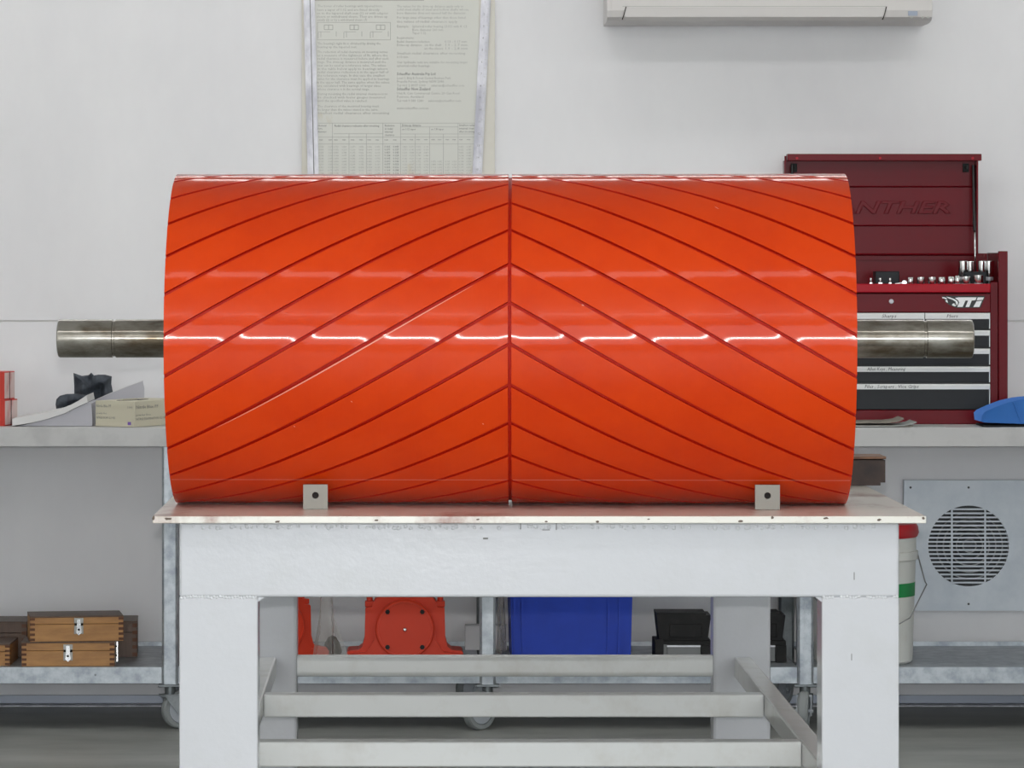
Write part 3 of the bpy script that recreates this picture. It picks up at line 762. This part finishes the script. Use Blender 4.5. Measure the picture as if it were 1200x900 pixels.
# glove box
y = 10.612; xg = (157.3-485)*y/F
gb = thing('glove_box', 'cream carton of disposable gloves standing on the bench beside the drum', 'carton', (xg, y, BTZ), R(59))
# local frame: near corner at origin; -x.. along left face after turning
gh = .067; LW, LD = .235, .120
gb.rotation_euler = (0, 0, R(-29) + R(90))
# +x runs away to the right-back (long face), +y runs away to the left-back (short face)
b = MB(); b.box(0, LW, 0, LD, 0, gh, .0012); bo = b.build('box', 'carton', gb)
b = MB()
pts = []
for k in range(24):
    a = 2*math.pi*k/24; pts.append((.085+.07*math.cos(a), .06+.022*math.sin(a)))
b.prism(pts, gh-.001, gh+.0004, 'z'); b.build('opening', 'hole', bo)
b = MB(); b.box(.03, .10, .055, .062, gh, gh+.004); b.build('torn_flap', 'carton', bo)
mr = lambda x, z: Matrix.Translation((x, -.0004, z)) @ UP                                   # long face (normal -y)
ml = lambda q, z: Matrix.Translation((-.0004, q, z)) @ Matrix.Rotation(R(-90), 4, 'Z') @ UP     # short face (normal -x)
text_mesh('printed_text', [('Nitrile Blue PF', mr(.008, .047), .012, .105), ('powder free', mr(.008, .028), .008, .07), ('NITRILE EXAMINATION GLOVES', mr(.008, .017), .009, .15), ('100', mr(.16, .048), .009, .02),
                           ('Nitrile Blue PF', ml(.117, .050), .010, .045), ('powder free', ml(.117, .032), .007, .032), ('NITRILE EXAM GLOVES', ml(.117, .020), .008, .058), ('100', ml(.022, .048), .008, .014)], 'ink_dark', bo)
b = MB(); b.box(.165, .20, -.0006, 0, .006, .013); b.box(-.0006, 0, .010, .020, .005, .013); b.build('maker_mark', 'purple', bo)
# dark rags
def pillow(b, outline, yc, t, seed, rings=12, fold=.5):
    rnd = random.Random(seed); n = len(outline)
    cx = sum(p_[0] for p_ in outline)/n; cz = sum(p_[1] for p_ in outline)/n
    ph = [rnd.uniform(0, 6.28) for _ in range(6)]
    for sg in (-1, 1):
        def fn(u, v, sg=sg):
            i = v*n; k = int(i) % n; fr_ = i-int(i); p0, p1 = outline[k], outline[(k+1) % n]
            ox, oz = p0[0]+(p1[0]-p0[0])*fr_, p0[1]+(p1[1]-p0[1])*fr_
            x, z = cx+(ox-cx)*u, cz+(oz-cz)*u
            dd = math.sqrt(max(1-u*u, 0))
            nz = fold*t*dd*(math.sin(90*x+ph[0]+60*z)+.7*math.sin(150*z+ph[1]-70*x)+.5*math.sin(210*x+ph[2]))
            return (x, yc + sg*(t*dd) + (nz if sg < 0 else 0), z)
        b.grid(fn, rings, n*4)
y = 11.03
o_ = lambda px, py: ((px-485)*y/F, max(CAM_Z-(py-300)*y/F, BTZ+.001))
b = MB()
pillow(b, [o_(*p_) for p_ in ((86, 437), (96, 440.5), (104, 439.5), (107, 436.5), (110, 440), (115, 439), (123, 439), (131, 441), (130.5, 450), (132, 458), (134, 466), (131, 478), (129, 492), (108, 492), (92, 491), (90, 480), (87, 466), (87, 452))], y, .035, 4)
tag(b.build('rag', 'rag'), 'crumpled dark grey cloth rag heaped upright behind the catalogue', 'rag')
y = 10.985
b = MB()
pillow(b, [o_(*p_) for p_ in ((67, 473), (68, 467), (72, 463), (80, 461), (92, 460.5), (102, 462), (108, 468), (109, 480), (106, 493), (90, 494.5), (75, 494.5), (69, 486))], y-.05, .028, 9)
tag(b.build('rolled_cloth', 'rag'), 'rounded dark cloth roll just left of the heaped dark rag', 'rag')

# ================================================================== ON THE BENCH, RIGHT: TOOL CHEST
TY0, TY1 = 10.80, 11.10
CX = (.966+1.566)/2; cw = .300
tc_ = thing('tool_chest', 'maroon steel tool chest with raised lid and black drawers on the bench', 'tool chest', (CX, TY0, BTZ))
def Z(py, y=TY0): return CAM_Z-(py-300)*y/F-BTZ
def X(px, y=TY0): return (px-485)*y/F-CX
b = MB()
D = TY1-TY0
zs = Z(294.5)
pwid = .0445
for s in (-1, 1):
    xo, xi = s*cw, s*(cw-pwid)
    lo_, hi_ = min(xo, s*(cw-.024)), max(xo, s*(cw-.024))
    b.box(lo_, hi_, 0, .014, 0, zs, .0015)                                   # front flange of the side
    lo_, hi_ = min(s*(cw-.0245), xi), max(s*(cw-.0245), xi)
    b.box(lo_, hi_, .010, .020, 0, Z(331), .001)                             # set-back inner flange
    lo_, hi_ = min(xo, s*(cw-.012)), max(xo, s*(cw-.012))
    b.box(lo_, hi_, .0145, D, 0, zs-.004, .001)                              # side panel
b.box(-cw+.0125, cw-.0125, D-.004, D, 0, Z(297), 0)                           # back
b.box(-cw+.0125, cw-.0125, .021, D-.0045, .001, .006)
shell = b.build('cabinet', 'red_chest', tc_)
xi = cw-pwid-.001
b = MB(); b.box(-xi, xi, .004, .02, 0, Z(481), .0015); b.build('plinth', 'red_chest', tc_)
b = MB(); b.box(-xi, xi, .005, .02, Z(366), Z(344.5), .0012); b.build('front_panel', 'red_chest', tc_)
b = MB(); b.box(-xi, xi, -.001, .02, Z(343.2), Z(332.8), .003); b.build('tray_lip', 'red_lip', tc_)
TRZ = Z(334.5)
b = MB(); b.box(-cw+.013, cw-.013, .021, D-.005, TRZ-.012, TRZ-.010); b.box(-xi, xi, .0205, .022, TRZ-.010, TRZ); b.build('tray', 'black', tc_)
b = MB(); b.lathe([(.0062, 0), (.0062, .003), (.005, .0045), (.0012, .0046)], 20, Matrix.Translation((X(1044.7), .005, Z(353.5))) @ Matrix.Rotation(R(90), 4, 'X')); b.build('lock', 'alu', tc_)
b = MB(); b.box(-xi, xi, .019, .0205, Z(480.5), Z(366.5)); b.build('drawer_well', 'black_logo', tc_)
rows = [(367, 374, 385.5), (387.3, 393.5, 406.8), (408.8, 415, 427.5), (429.8, 436, 448.2), (450.2, 456.5, 480)]
for i, (ya, yh, yb) in enumerate(rows):
    spans = [(-xi+.002, X(1082.6)), (X(1084.4), xi-.003)] if i == 0 else [(-xi+.002, xi-.003)]
    for j, (xa, xb) in enumerate(spans):
        b = MB(); b.box(xa, xb, .006, .0185, Z(yb), Z(ya), .001); dw = b.build('drawer', 'black', tc_)
        b = MB(); zt_, zb_ = Z(ya), Z(yh)
        b.prism([(-.0005, zb_), (.0055, zb_), (.0055, zt_), (.002, zt_-.0005), (-.0015, zt_-.004)], xa, xb, 'x'); b.build('handle', 'handle', dw)
        b = MB(); b.box(xb+.0002, xb+.0022, .004, .0185, Z(yb), Z(ya)); b.build('side_trim', 'handle', dw)
        txt = {(0, 0): ('Sharps', 1033, 1050), (0, 1): ('Pliers', 1109, 1122), (3, 0): ('Allen Keys , Measuring', 1016, 1061), (4, 0): ('Files , Scrapers , Vice Grips', 1013, 1076)}.get((i, j))
        if txt:
            text_mesh('handwritten_label', [(txt[0], at(X(txt[1]), -.0018, Z(yh)+.0035), .0125, X(txt[2])-X(txt[1]))], 'ink_label', dw, shear=.2)
# badge: panther head and three slanted letters on a black ground
def gp(zx, zy): return (X(1090+zx/15), Z(335+zy/15))
bd = MB()
bd.prism([gp(*q_) for q_ in ((205, 195), (245, 180), (330, 178), (440, 180), (955, 178), (965, 200), (890, 385), (560, 392), (470, 390), (400, 365), (330, 330), (275, 290), (262, 250))], .0038, .005, 'y')
bdg = bd.build('badge', 'black_logo', tc_)
bd = MB()
for poly in (((505, 205), (820, 205), (800, 255), (735, 262), (690, 375), (625, 375), (670, 262), (625, 262), (575, 375), (480, 375), (515, 300), (500, 262), (470, 240), (440, 215)),
             ((840, 205), (948, 205), (930, 250), (822, 258)), ((818, 275), (915, 265), (868, 375), (762, 375))):
    bd.prism([gp(*q_) for q_ in poly], .0032, .0038, 'y')
bd.build('badge_letters', 'white_logo', bdg)
bd = MB()
for poly in (((212, 200), (260, 205), (300, 225), (285, 240), (250, 225), (220, 222)), ((285, 195), (350, 205), (430, 235), (480, 270), (495, 300), (480, 350), (455, 310), (450, 280), (400, 250), (330, 225)),
             ((270, 262), (300, 245), (318, 300), (290, 290)), ((385, 335), (410, 310), (450, 320), (425, 330), (465, 345), (440, 365), (400, 352))):
    bd.prism([gp(*q_) for q_ in poly], .0032, .0038, 'y')
bd.build('badge_head', 'white_logo', bdg)
# lid
YL = TY1
def ZL(py): return CAM_Z-(py-300)*(YL+.0)/F-BTZ
def XL(px): return (px-485)*YL/F-CX
lx0, lx1 = XL(919), XL(1142)
zb_, zt_ = ZL(305), ZL(183)
b = MB(); yl = D-.020
b.box(lx0, lx1, yl+.012, yl+.015, zb_, zt_, .0005)
for ya, yb, dd in ((300, 297, .006), (265.5, 263.5, .004), (220, 218, .004)):
    b.prism([(yl+.012, ZL(ya)), (yl+.012-dd, ZL((ya+yb)/2)), (yl+.012, ZL(yb))], lx0, lx1, 'x')
lid = b.build('lid', 'red_chest', tc_)
b = MB(); b.box(XL(921), XL(1147.5), yl-.028, yl+.015, ZL(189), ZL(181), .0015)
b.box(lx0-.004, lx0, yl-.024, yl+.014, zb_+.01, ZL(189)); b.box(lx1, lx1+.004, yl-.024, yl+.014, zb_+.01, ZL(189)); b.build('lid_flange', 'red_chest', lid)
text_mesh('embossed_lettering', [('PANTHER', at(XL(960), yl+.0118, ZL(250)), .046, XL(1112)-XL(960))], 'red_chest', lid, extrude=.003, shear=.25, bevel=.0014)
b = MB()
for px in (932, 1029, 1137): b.cyl((XL(px), yl-.0285, ZL(186)), (XL(px), yl-.03, ZL(186)), .0035, 10)
b.build('rivets', 'red_lip', lid)['kind'] = 'stuff'
for px in (930, 1131):
    b = MB(); b.box(XL(px)-.008, XL(px)+.008, yl+.004, yl+.012, ZL(202), ZL(192), .001); b.cyl((XL(px)+.002, yl+.004, ZL(197)), (XL(px)+.002, yl-.006, ZL(197)), .005, 10); b.build('strut_bracket', 'black_iron', lid)
for px in (927, 1139):
    xs = XL(px)
    b = MB(); b.cyl((xs, yl-.01, ZL(194)), (xs, yl-.03, ZL(271)), .0042, 12); gs = b.build('gas_strut', 'chain_black', tc_)
    b = MB(); b.cyl((xs, yl-.03, ZL(270)), (xs+.001, yl-.045, ZL(322)), .0026, 10); b.build('rod', 'chrome', gs)
# sockets and bits lying in the chest's top tray (each a thing of its own)
sock = None
def socket(px, w_px, top, yb_, label, hole=True):
    y_ = TY0+yb_; r = w_px*1.18*y_/F/2
    zt_ = CAM_Z-(top-300)*y_/F; zb3 = BTZ+TRZ-.010
    t = thing('socket', label, 'socket', ((px-485)*y_/F, y_, zb3), 0, 'chrome sockets in the tool chest tray')
    h = zt_-zb3
    b = MB(); b.lathe([(r*.86, 0), (r*.86, h*.42), (r, h*.5), (r, h-.001), (r*.93, h), (r*.7, h), (r*.68, h-.008)], 20); b.build('barrel', 'chrome', t)
    b = MB(); b.lathe([(r*.865, h*.30), (r*.90, h*.32), (r*.90, h*.40), (r*.865, h*.42)], 20, cap=False); b.build('knurl_band', 'alu', t)
    return t
ORD = ['first', 'second', 'third', 'fourth', 'fifth', 'sixth', 'seventh', 'eighth']
for k, (px, wd, tpx) in enumerate(((1067, 5.6, 325.3), (1079, 7.5, 325), (1092, 7.8, 325), (1103.5, 7, 325), (1114.5, 6.4, 324.5), (1122, 5.5, 323.5), (1132, 9, 324), (1146.5, 9.5, 322.5))):
    socket(px, wd, tpx, .035, 'chrome socket, %s from the left in the front row of the chest tray' % ORD[k])
for k, (px, wd, tpx) in enumerate(((1128.5, 10, 306), (1137, 7, 306.5), (1150.5, 8, 306), (1159, 9.5, 306))):
    socket(px, wd, tpx, .12, 'tall chrome socket at the back of the chest tray, %s of four from the left' % ORD[k])
for k, (px, wd, tpx, lab) in enumerate(((1020.5, 3.4, 326, 'small chrome hex bit nearest the drum in the chest tray'), (1031.5, 5, 326, 'square chrome drive adapter in the chest tray, second piece from the drum'), (1043, 3.6, 326, 'small chrome hex bit in the chest tray, third piece from the drum'))):
    y_ = TY0+.035; x_ = (px-485)*y_/F; r = wd*y_/F/2; h = CAM_Z-(tpx-300)*y_/F-(BTZ+TRZ-.010)
    t = thing('drive_bit', lab, 'bit', (x_, y_, BTZ+TRZ-.010), 0, 'small bits in the tool chest tray')
    b = MB(); b.box(-r, r, -r, r, 0, h*.6, .0008); b.build('shank', 'chrome', t)
    b = MB(); b.cyl((0, 0, h*.6), (0, 0, h), r*.75, 6 if k != 1 else 4); b.build('tip', 'chrome', t)
# ratchet lying in the tray, black case behind
y_ = TY0+.035
t = thing('ratchet', 'small chrome ratchet lying between the bits and the socket row', 'ratchet', ((1055-485)*y_/F, y_, BTZ+TRZ-.010))
b = MB(); b.tube([(-.014, 0, .013), (-.004, 0, .014), (.008, 0, .0155)], .0028, 8); b.build('shank', 'chrome', t)
b = MB(); b.box(-.004, .006, -.006, .006, 0, .010, .001); b.cyl((.010, -.006, .016), (.010, .006, .016), .0065, 14); b.build('head', 'chrome', t)
y_ = TY0+.14
b = MB(); b.box((1026-485)*y_/F, (1054-485)*y_/F, y_, y_+.06, BTZ+TRZ-.0085, CAM_Z-(318-300)*y_/F, .002)
tag(b.build('bit_case', 'black'), 'small black plastic case at the back of the open tool chest tray', 'case')
y_ = TY0+.085
b = MB(); xa, xb = (1131-485)*y_/F, (1155.5-485)*y_/F
b.box(xa, xb, y_, y_+.012, BTZ+TRZ-.0085, CAM_Z-(318.5-300)*y_/F, .001)
tag(b.build('socket_rail', 'black'), 'short black socket rail in front of the tall sockets', 'rail')

# magazines and loose page in front of the chest
mg = thing('magazine_pile', 'curling newsprint magazines at the bench edge under the drum end', 'magazine', ((1030-485)*10.64/F, 10.64, BTZ))
def LM(px, py, y=10.64): return ((px-1030)*y/F, CAM_Z-(py-300)*y/F-BTZ)
for k, (pts, d0, d1, th_, m_) in enumerate((
        (((975, 503), (1040, 503), (1062, 502.5), (1069, 500.5)), -.02, .13, .0035, 'news'),
        (((975, 499.5), (1040, 499.6), (1058, 498.8), (1068, 497), (1073, 494.8)), -.025, .12, .0018, 'gloss_page'),
        (((975, 496.5), (1040, 496), (1052, 494.5), (1059, 491.5)), -.01, .11, .0045, 'news'))):
    ln = [(LM(*q_)[0], max(LM(*q_)[1], .0006)) for q_ in pts]
    b = MB(); b.sheet(ln, d0, d1, th_); b.build('magazine_leaf', m_, mg)
b = MB(); y_ = 10.62
b.prism([((1066-485)*y_/F, 10.608), ((1106-485)*y_/F, 10.608), ((1098-485)*y_/F+.03, 10.77), ((1072-485)*y_/F, 10.77)], BTZ, BTZ+.0012, 'z')
tag(b.build('loose_page', 'gloss_page'), 'pale printed page lying flat on the bench beside the magazines', 'paper')

# blue scoop
y = 10.645
sc = thing('plastic_scoop', 'light blue plastic dustpan scoop at the right end of bench', 'dustpan', ((1200-485)*y/F, y, BTZ))
def XS(px): return (px-1200)*y/F
def ZS(py): return max(CAM_Z-(py-300)*y/F-BTZ, .002)
b = MB()
prof = [(1149.5, 486, 496), (1153, 482.5, 497), (1165, 477, 497.5), (1180, 471.5, 498), (1195, 468, 498.5), (1210, 466.5, 499), (1235, 466, 499), (1262, 466, 499)]
front = [(XS(a), ZS(bt)+.004) for a, _, bt in prof]; topl = [(XS(a), ZS(tp2)) for a, tp2, _ in prof]
def scoop(u, v):
    i = u*(len(prof)-1); k = min(int(i), len(prof)-2); q_ = i-k
    x = front[k][0]*(1-q_)+front[k+1][0]*q_; zb4 = front[k][1]*(1-q_)+front[k+1][1]*q_; zt4 = topl[k][1]*(1-q_)+topl[k+1][1]*q_
    # v 0..1: front wall up and over the rim, down the inside
    if v <= .5: s_ = v*2; return (x, -.010 - .014*s_, zb4+(zt4-zb4)*s_)
    s_ = (v-.5)*2; return (x, -.024 + .003 + .010*s_, zt4+(zb4+.003-zt4)*s_)
b.grid(scoop, 28, 12)
b.grid(lambda u, v: (scoop(u, 0)[0], -.010+.145*v, scoop(u, 0)[2]), 28, 2)
b.grid(lambda u, v: (scoop(u, 1-v*.5)[0] , .142 - scoop(u, v*.5)[1] - .03, scoop(u, v*.5)[2]), 28, 6)
b.grid(lambda u, v: (scoop(1, v*.5)[0], -.02+.15*u, scoop(1, v*.5)[2]), 4, 4)
bo = b.build('pan', 'blue_scoop', sc)
b = MB(); b.tube([(XS(1186), -.0245, ZS(471.5)), (XS(1190), -.0235, ZS(482)), (XS(1195), -.0165, ZS(496))], .0012, 6); b.build('moulded_ridge', 'blue_scoop', bo)
b = MB(); b.box(XS(1151), XS(1260), -.012, .12, 0, .0045, .001); b.build('rubber_base', 'black_iron', bo)

# ================================================================== ON THE WALL
# chart board
Yp = 11.185; px2m = Yp/F
def XP(px): return (px-466)*px2m
def ZP(py): return CAM_Z-(py-300)*px2m
cb = thing('wall_chart', 'printed bearing mounting chart on a grey board on the back wall', 'wall chart', ((466-485)*px2m, Yp, 0))
b = MB(); b.box(XP(353.5), XP(580), 0, .0145, ZP(330), ZP(-70), .001); b.build('backing_board', 'board', cb)
b = MB(); b.box(XP(366), XP(561), -.0012, -.0002, ZP(318), ZP(-60)); sheet_ = b.build('chart_sheet', 'chart', cb)
yt = -.0016
def T(s, px, py, pxw, h=4.0): return (s, at(XP(px), yt, ZP(py)), h*px2m*1.25, pxw*px2m)
left = [(8.6, 'The bores of roller bearings with tapered bore', 372, 76), (13, 'have a taper of 1:12 and are fitted directly', 371.5, 73), (17, 'on to the tapered shaft seat (1) or with adapter', 371, 84),
        (21, 'sleeve or withdrawal sleeve. They are driven up', 371, 83), (24.8, 'axially (2) or by a withdrawal sleeve (3)', 372, 58),
        (52.5, "The bearing's tight fit is obtained by driving the", 372, 74), (56.5, 'bearing up the tapered seat.', 372, 46),
        (62.4, 'The reduction of radial clearance on mounting serves', 372, 82), (66.4, 'as a measure of the tightness of fit, where the', 372, 82), (70.2, 'radial clearance is measured before and after each', 372, 83),
        (74.2, 'stage. The drive-up distance is measured until the', 372, 80), (78.2, 'seat can be used as a reference value. The values', 372, 80), (82.2, 'in the table below apply to bearings where', 372, 82),
        (86, 'radial clearance reduction is in the upper half of', 372, 83), (90, 'the tolerance range. In this case the smallest', 372, 79), (94, 'value for the clearance must be applied to bearings', 372, 84),
        (98, 'in the upper half. The same applies when the values', 371, 85), (102, 'are calculated with bearings of larger sizes', 372, 74), (106, 'whose clearance is in the normal range.', 372, 61),
        (111.6, 'During mounting the radial internal clearance is to', 372, 82), (115.6, 'be checked with feeler gauges measured', 372, 79), (119.6, 'until the specified value is reached.', 372, 58),
        (126, 'The clearance of the mounted bearing must', 372, 72), (130, 'be larger than the values stated in the table.', 372, 71), (134, 'Smallest radial clearance after mounting', 372, 84)]
right = [(8.9, 'The values for the drive-up distance apply only to', 465, 78), (12.7, 'solid steel shafts of steel and hollow shafts whose', 465, 84), (16.8, 'bore diameter does not exceed half the diameter.', 465, 81),
         (22.2, 'For large sizes of bearings other than those listed', 465, 80), (26.8, 'the values of radial clearance apply', 465, 71), (32.5, 'Example:', 465, 14), (32.5, 'Spherical roller bearing 23152 with K C3', 483, 64), (36.5, 'Bore diameter 260 mm', 483, 36), (40.3, 'Taper 1:12', 483, 16),
         (45.9, 'Requirements:', 465, 20), (50.3, 'Radial clearance reduction', 465, 38), (50.3, '0.13 - 0.17 mm', 521, 26), (54.3, 'Drive-up distance   on the shaft', 465, 52), (54.3, '1.9 - 2.7 mm', 521, 26), (58.3, 'on the sleeve', 497, 22), (58.3, '1.9 - 2.8 mm', 521, 26),
         (64, 'Smallest radial clearance after mounting', 465, 80), (68.3, '0.13 mm', 465, 13), (74.5, 'Our hydraulic nuts are suitable for mounting larger', 465, 83), (78.6, 'spherical roller bearings.', 465, 39),
         (93, 'Level 1, Bldg 8, Forest Central Business Park', 465, 63), (97, 'Frenchs Forest, Sydney NSW 2086', 465, 55), (101.7, 'Tel +61 2 8977 1000      sales.au@schaeffler.com', 465, 79),
         (110.8, 'Unit R, Cain Commercial Centre, 20 Cain Road', 465, 73), (114.9, 'Penrose, Auckland', 465, 31), (119.6, 'Tel +64 9 583 1280     sales.nz@schaeffler.com', 465, 75), (128.3, 'www.schaeffler.com.au', 465, 37)]
items = [T(s, x_, y_, w_, 3.2) for y_, s, x_, w_ in left + right]
rnd = random.Random(5)
cols = [374, 385, 391.5, 401, 411, 421, 430.5, 440, 450.5, 460.5, 472, 480, 488, 497]
cols2 = [505.5, 513, 522, 530, 538, 547]
for r_ in range(12):
    yy = 173.2 + 3.45*r_
    for c_ in cols + cols2:
        if c_ in (505.5, 513, 522, 530) and r_ < 5: continue
        if c_ in (450.5, 460.5): continue
        items.append(T('%.3f' % rnd.uniform(.02, .9), c_-.5, yy, 5.6, 2.3))
text_mesh('printed_text', items, 'ink', sheet_)
dark = [T('Schaeffler Australia Pty Ltd', 465, 88.3, 45, 3.6), T('Schaeffler New Zealand', 465, 106, 39, 3.8),
        T('Nominal', 372.5, 148.5, 9.5, 2.6), T('bore', 372.5, 152, 5, 2.6), T('diameter', 372.5, 155.6, 10, 2.6), T('Radial clearance reduction after mounting', 392, 148.8, 52, 2.8),
        T('Reduction', 451, 148.5, 11, 2.8), T('in radial', 451, 152.3, 9, 2.8), T('internal', 451, 155.8, 9, 2.8), T('clearance', 451, 159.5, 11, 2.8),
        T('Drive-up distance', 471, 148.2, 22, 2.8), T('on 1:12 taper', 471, 152.7, 16, 2.6), T('on 1:30 taper', 505, 152.7, 15, 2.6), T('Smallest radial', 538, 148, 18, 2.6), T('internal clear.', 538, 151.8, 18, 2.6), T('after mounting', 538, 155.5, 18, 2.6)]
for c_ in cols[:10] + cols2 + cols[10:]:
    dark.append(T('min' if int(c_) % 2 else 'max', c_, 164.8 if c_ < 465 else 164.5, 4, 2.0))
for r_ in range(12):
    for c_ in (450.5, 460.5): dark.append(T('%.3f' % rnd.uniform(.02, .2), c_, 173.2+3.45*r_, 6.6, 2.6))
text_mesh('printed_heading', dark, 'ink_dark', sheet_)
b = MB()
def rule(xa, ya, xb, yb, wd=.45):
    b.box(XP(xa)-wd/2*px2m*(xa == xb), XP(xb)+wd/2*px2m*(xa == xb), yt, yt+.0003, ZP(max(ya, yb))-wd/2*px2m*(ya == yb), ZP(min(ya, yb))+wd/2*px2m*(ya == yb))
rule(371, 144.5, 557, 144.5); rule(371, 161, 470, 161); rule(391, 157, 448.5, 157); rule(371, 169, 557, 169); rule(469.5, 149, 536.5, 149); rule(469.5, 157.2, 557, 157.2); rule(469.5, 161, 557, 161)
for xv, y0_ in ((389.5, 144.5), (448.7, 144.5), (469.4, 144.5), (536.8, 144.5), (409, 157), (429.3, 157), (486.5, 157), (503.5, 149), (519.5, 157)): rule(xv, y0_, xv, 215)
rule(372, 26.5, 457.5, 26.5); rule(372, 47, 457.5, 47); rule(372, 26.5, 372, 47); rule(457.5, 26.5, 457.5, 47); rule(366, .6, 497, .6, 1.2)
for cx in (385, 415, 446):                # the three little bearing drawings
    for xa, xb in ((cx-5, cx), (cx, cx+5)):
        rule(xa, 29.5, xb, 29.5, .6); rule(xa, 35, xb, 35, .6); rule(xa, 29.5, xa, 35, .6); rule(xb, 29.5, xb, 35, .6)
    rule(cx-9, 37, cx-9, 44, .5); rule(cx-12, 38, cx-12, 45, .5); rule(cx+9, 37, cx+9, 43, .5); rule(cx-12, 37.5, cx+2, 37.5, .4)
b.build('ruled_lines', 'ink', sheet_)['kind'] = 'stuff'
# two metal straightedges hanging over the chart
def ruler(label, top0, top1, bot0, bot1, y0_, ticks):
    xc, zc = ((top0+top1)/2-485)*px2m, 0
    t = thing('straightedge', label, 'ruler', ((top0+top1+bot0+bot1)/4*px2m-485*px2m, Yp-.006, ZP(100)), 0)
    ox = (top0+top1+bot0+bot1)/4
    k = ((bot0+bot1)-(top0+top1))/2/203; wd = (top1-top0+bot1-bot0)/4
    def q(px, py): return ((px-ox)*px2m, ZP(py)-ZP(100))
    e = lambda py: (top0+top1)/2 + k*py
    ya, yb = -45, 300
    b = MB(); b.prism([q(e(ya)-wd, ya), q(e(ya)+wd, ya), q(e(yb)+wd, yb), q(e(yb)-wd, yb)], 0, .004, 'y'); bl = b.build('blade', 'alu', t)
    b = MB()
    if ticks:
        for i in range(170):
            py = 2*i-40; l = 4 if i % 5 == 0 else 2
            b.prism([q(e(py)+wd-l, py), q(e(py)+wd, py), q(e(py)+wd, py+.5), q(e(py)+wd-l, py+.5)], -.0003, .0002, 'y')
        o = b.build('graduations', 'ink', bl); o['kind'] = 'stuff'
        its = [(str(i), Matrix.Translation((q(e(i*14-10)-2, 0)[0], -.0004, q(0, i*14-10)[1])) @ UP, .008) for i in range(1, 20)]
        text_mesh('numerals', its, 'ink_dark', bl)
    else:
        b.prism([q(e(ya)+.5, ya), q(e(ya)+1.5, ya), q(e(yb)+1.5, yb), q(e(yb)+.5, yb)], -.0003, .0002, 'y'); b.build('centre_line', 'ink_dark', bl)
    return t
ruler('plain aluminium strip with a dark centre line along the left of the chart', 355.2, 369.5, 361, 373, 0, False)
ruler('graduated aluminium ruler slanting down the right side of the chart', 564, 575, 553.5, 565, 0, True)

# air conditioner
ya = 10.98
ac = thing('air_conditioner', 'white split air conditioner high on the back wall', 'air conditioner', ((902-485)*ya/F, ya, CAM_Z-(25.5-300)*ya/F))
hw = (1093-712)/2*ya/F
b = MB()
prof = [(.02, .004), (.0, .012), (-.004, .03), (-.002, .15), (.004, .27), (.03, .285), (.212, .285), (.212, .0), (.07, .0)]
b.prism(prof, -hw+.012, hw-.012, 'x'); b.build('casing', 'ac', ac)
for s in (-1, 1):
    b = MB(); pr = [(a_+.002, c_) for a_, c_ in prof]
    lo_, hi_ = sorted((s*(hw-.0118), s*hw)); b.prism(pr, lo_, hi_, 'x'); b.build('end_cap', 'ac', ac)
xa, xb = (732-902)*ya/F, (1037-902)*ya/F
def zac(py): return CAM_Z-(py-300)*ya/F-ac.location.z
b = MB(); b.prism([(.010, zac(24.0)), (-.0035, zac(20)), (-.0062, zac(8.5)), (-.0042, zac(8.0)), (.0, zac(20))], xa, xb, 'x'); b.build('louvre_flap', 'ac', ac)
b = MB(); b.box(xa-.006, xb+.006, -.0040, -.0008, zac(8.0), zac(7.2)); b.build('flap_gap', 'ink', ac)
for px, k in ((731.5, 1), (1036.5, 1)):
    b = MB(); x = (px-902)*ya/F
    b.prism([(x+.0032*k, zac(8)), (x+.0058*k, zac(8)), (x+.0010, zac(16)), (x-.004, zac(23)), (x-.0065, zac(23)), (x-.001, zac(16))], -.0070, .004, 'y'); b.build('flap_slot', 'hole', ac)
b = MB(); b.box((1064-902)*ya/F, (1075-902)*ya/F, -.0052, -.003, zac(18.5), zac(13), .0003); b.build('display', 'ac_badge', ac)
b = MB()
for px in (1068, 1081, 1087): b.cyl(((px-902)*ya/F, -.004, zac(20.5)), ((px-902)*ya/F, -.0056, zac(20.5)), .0026, 8)
b.build('indicator', 'ink', ac)
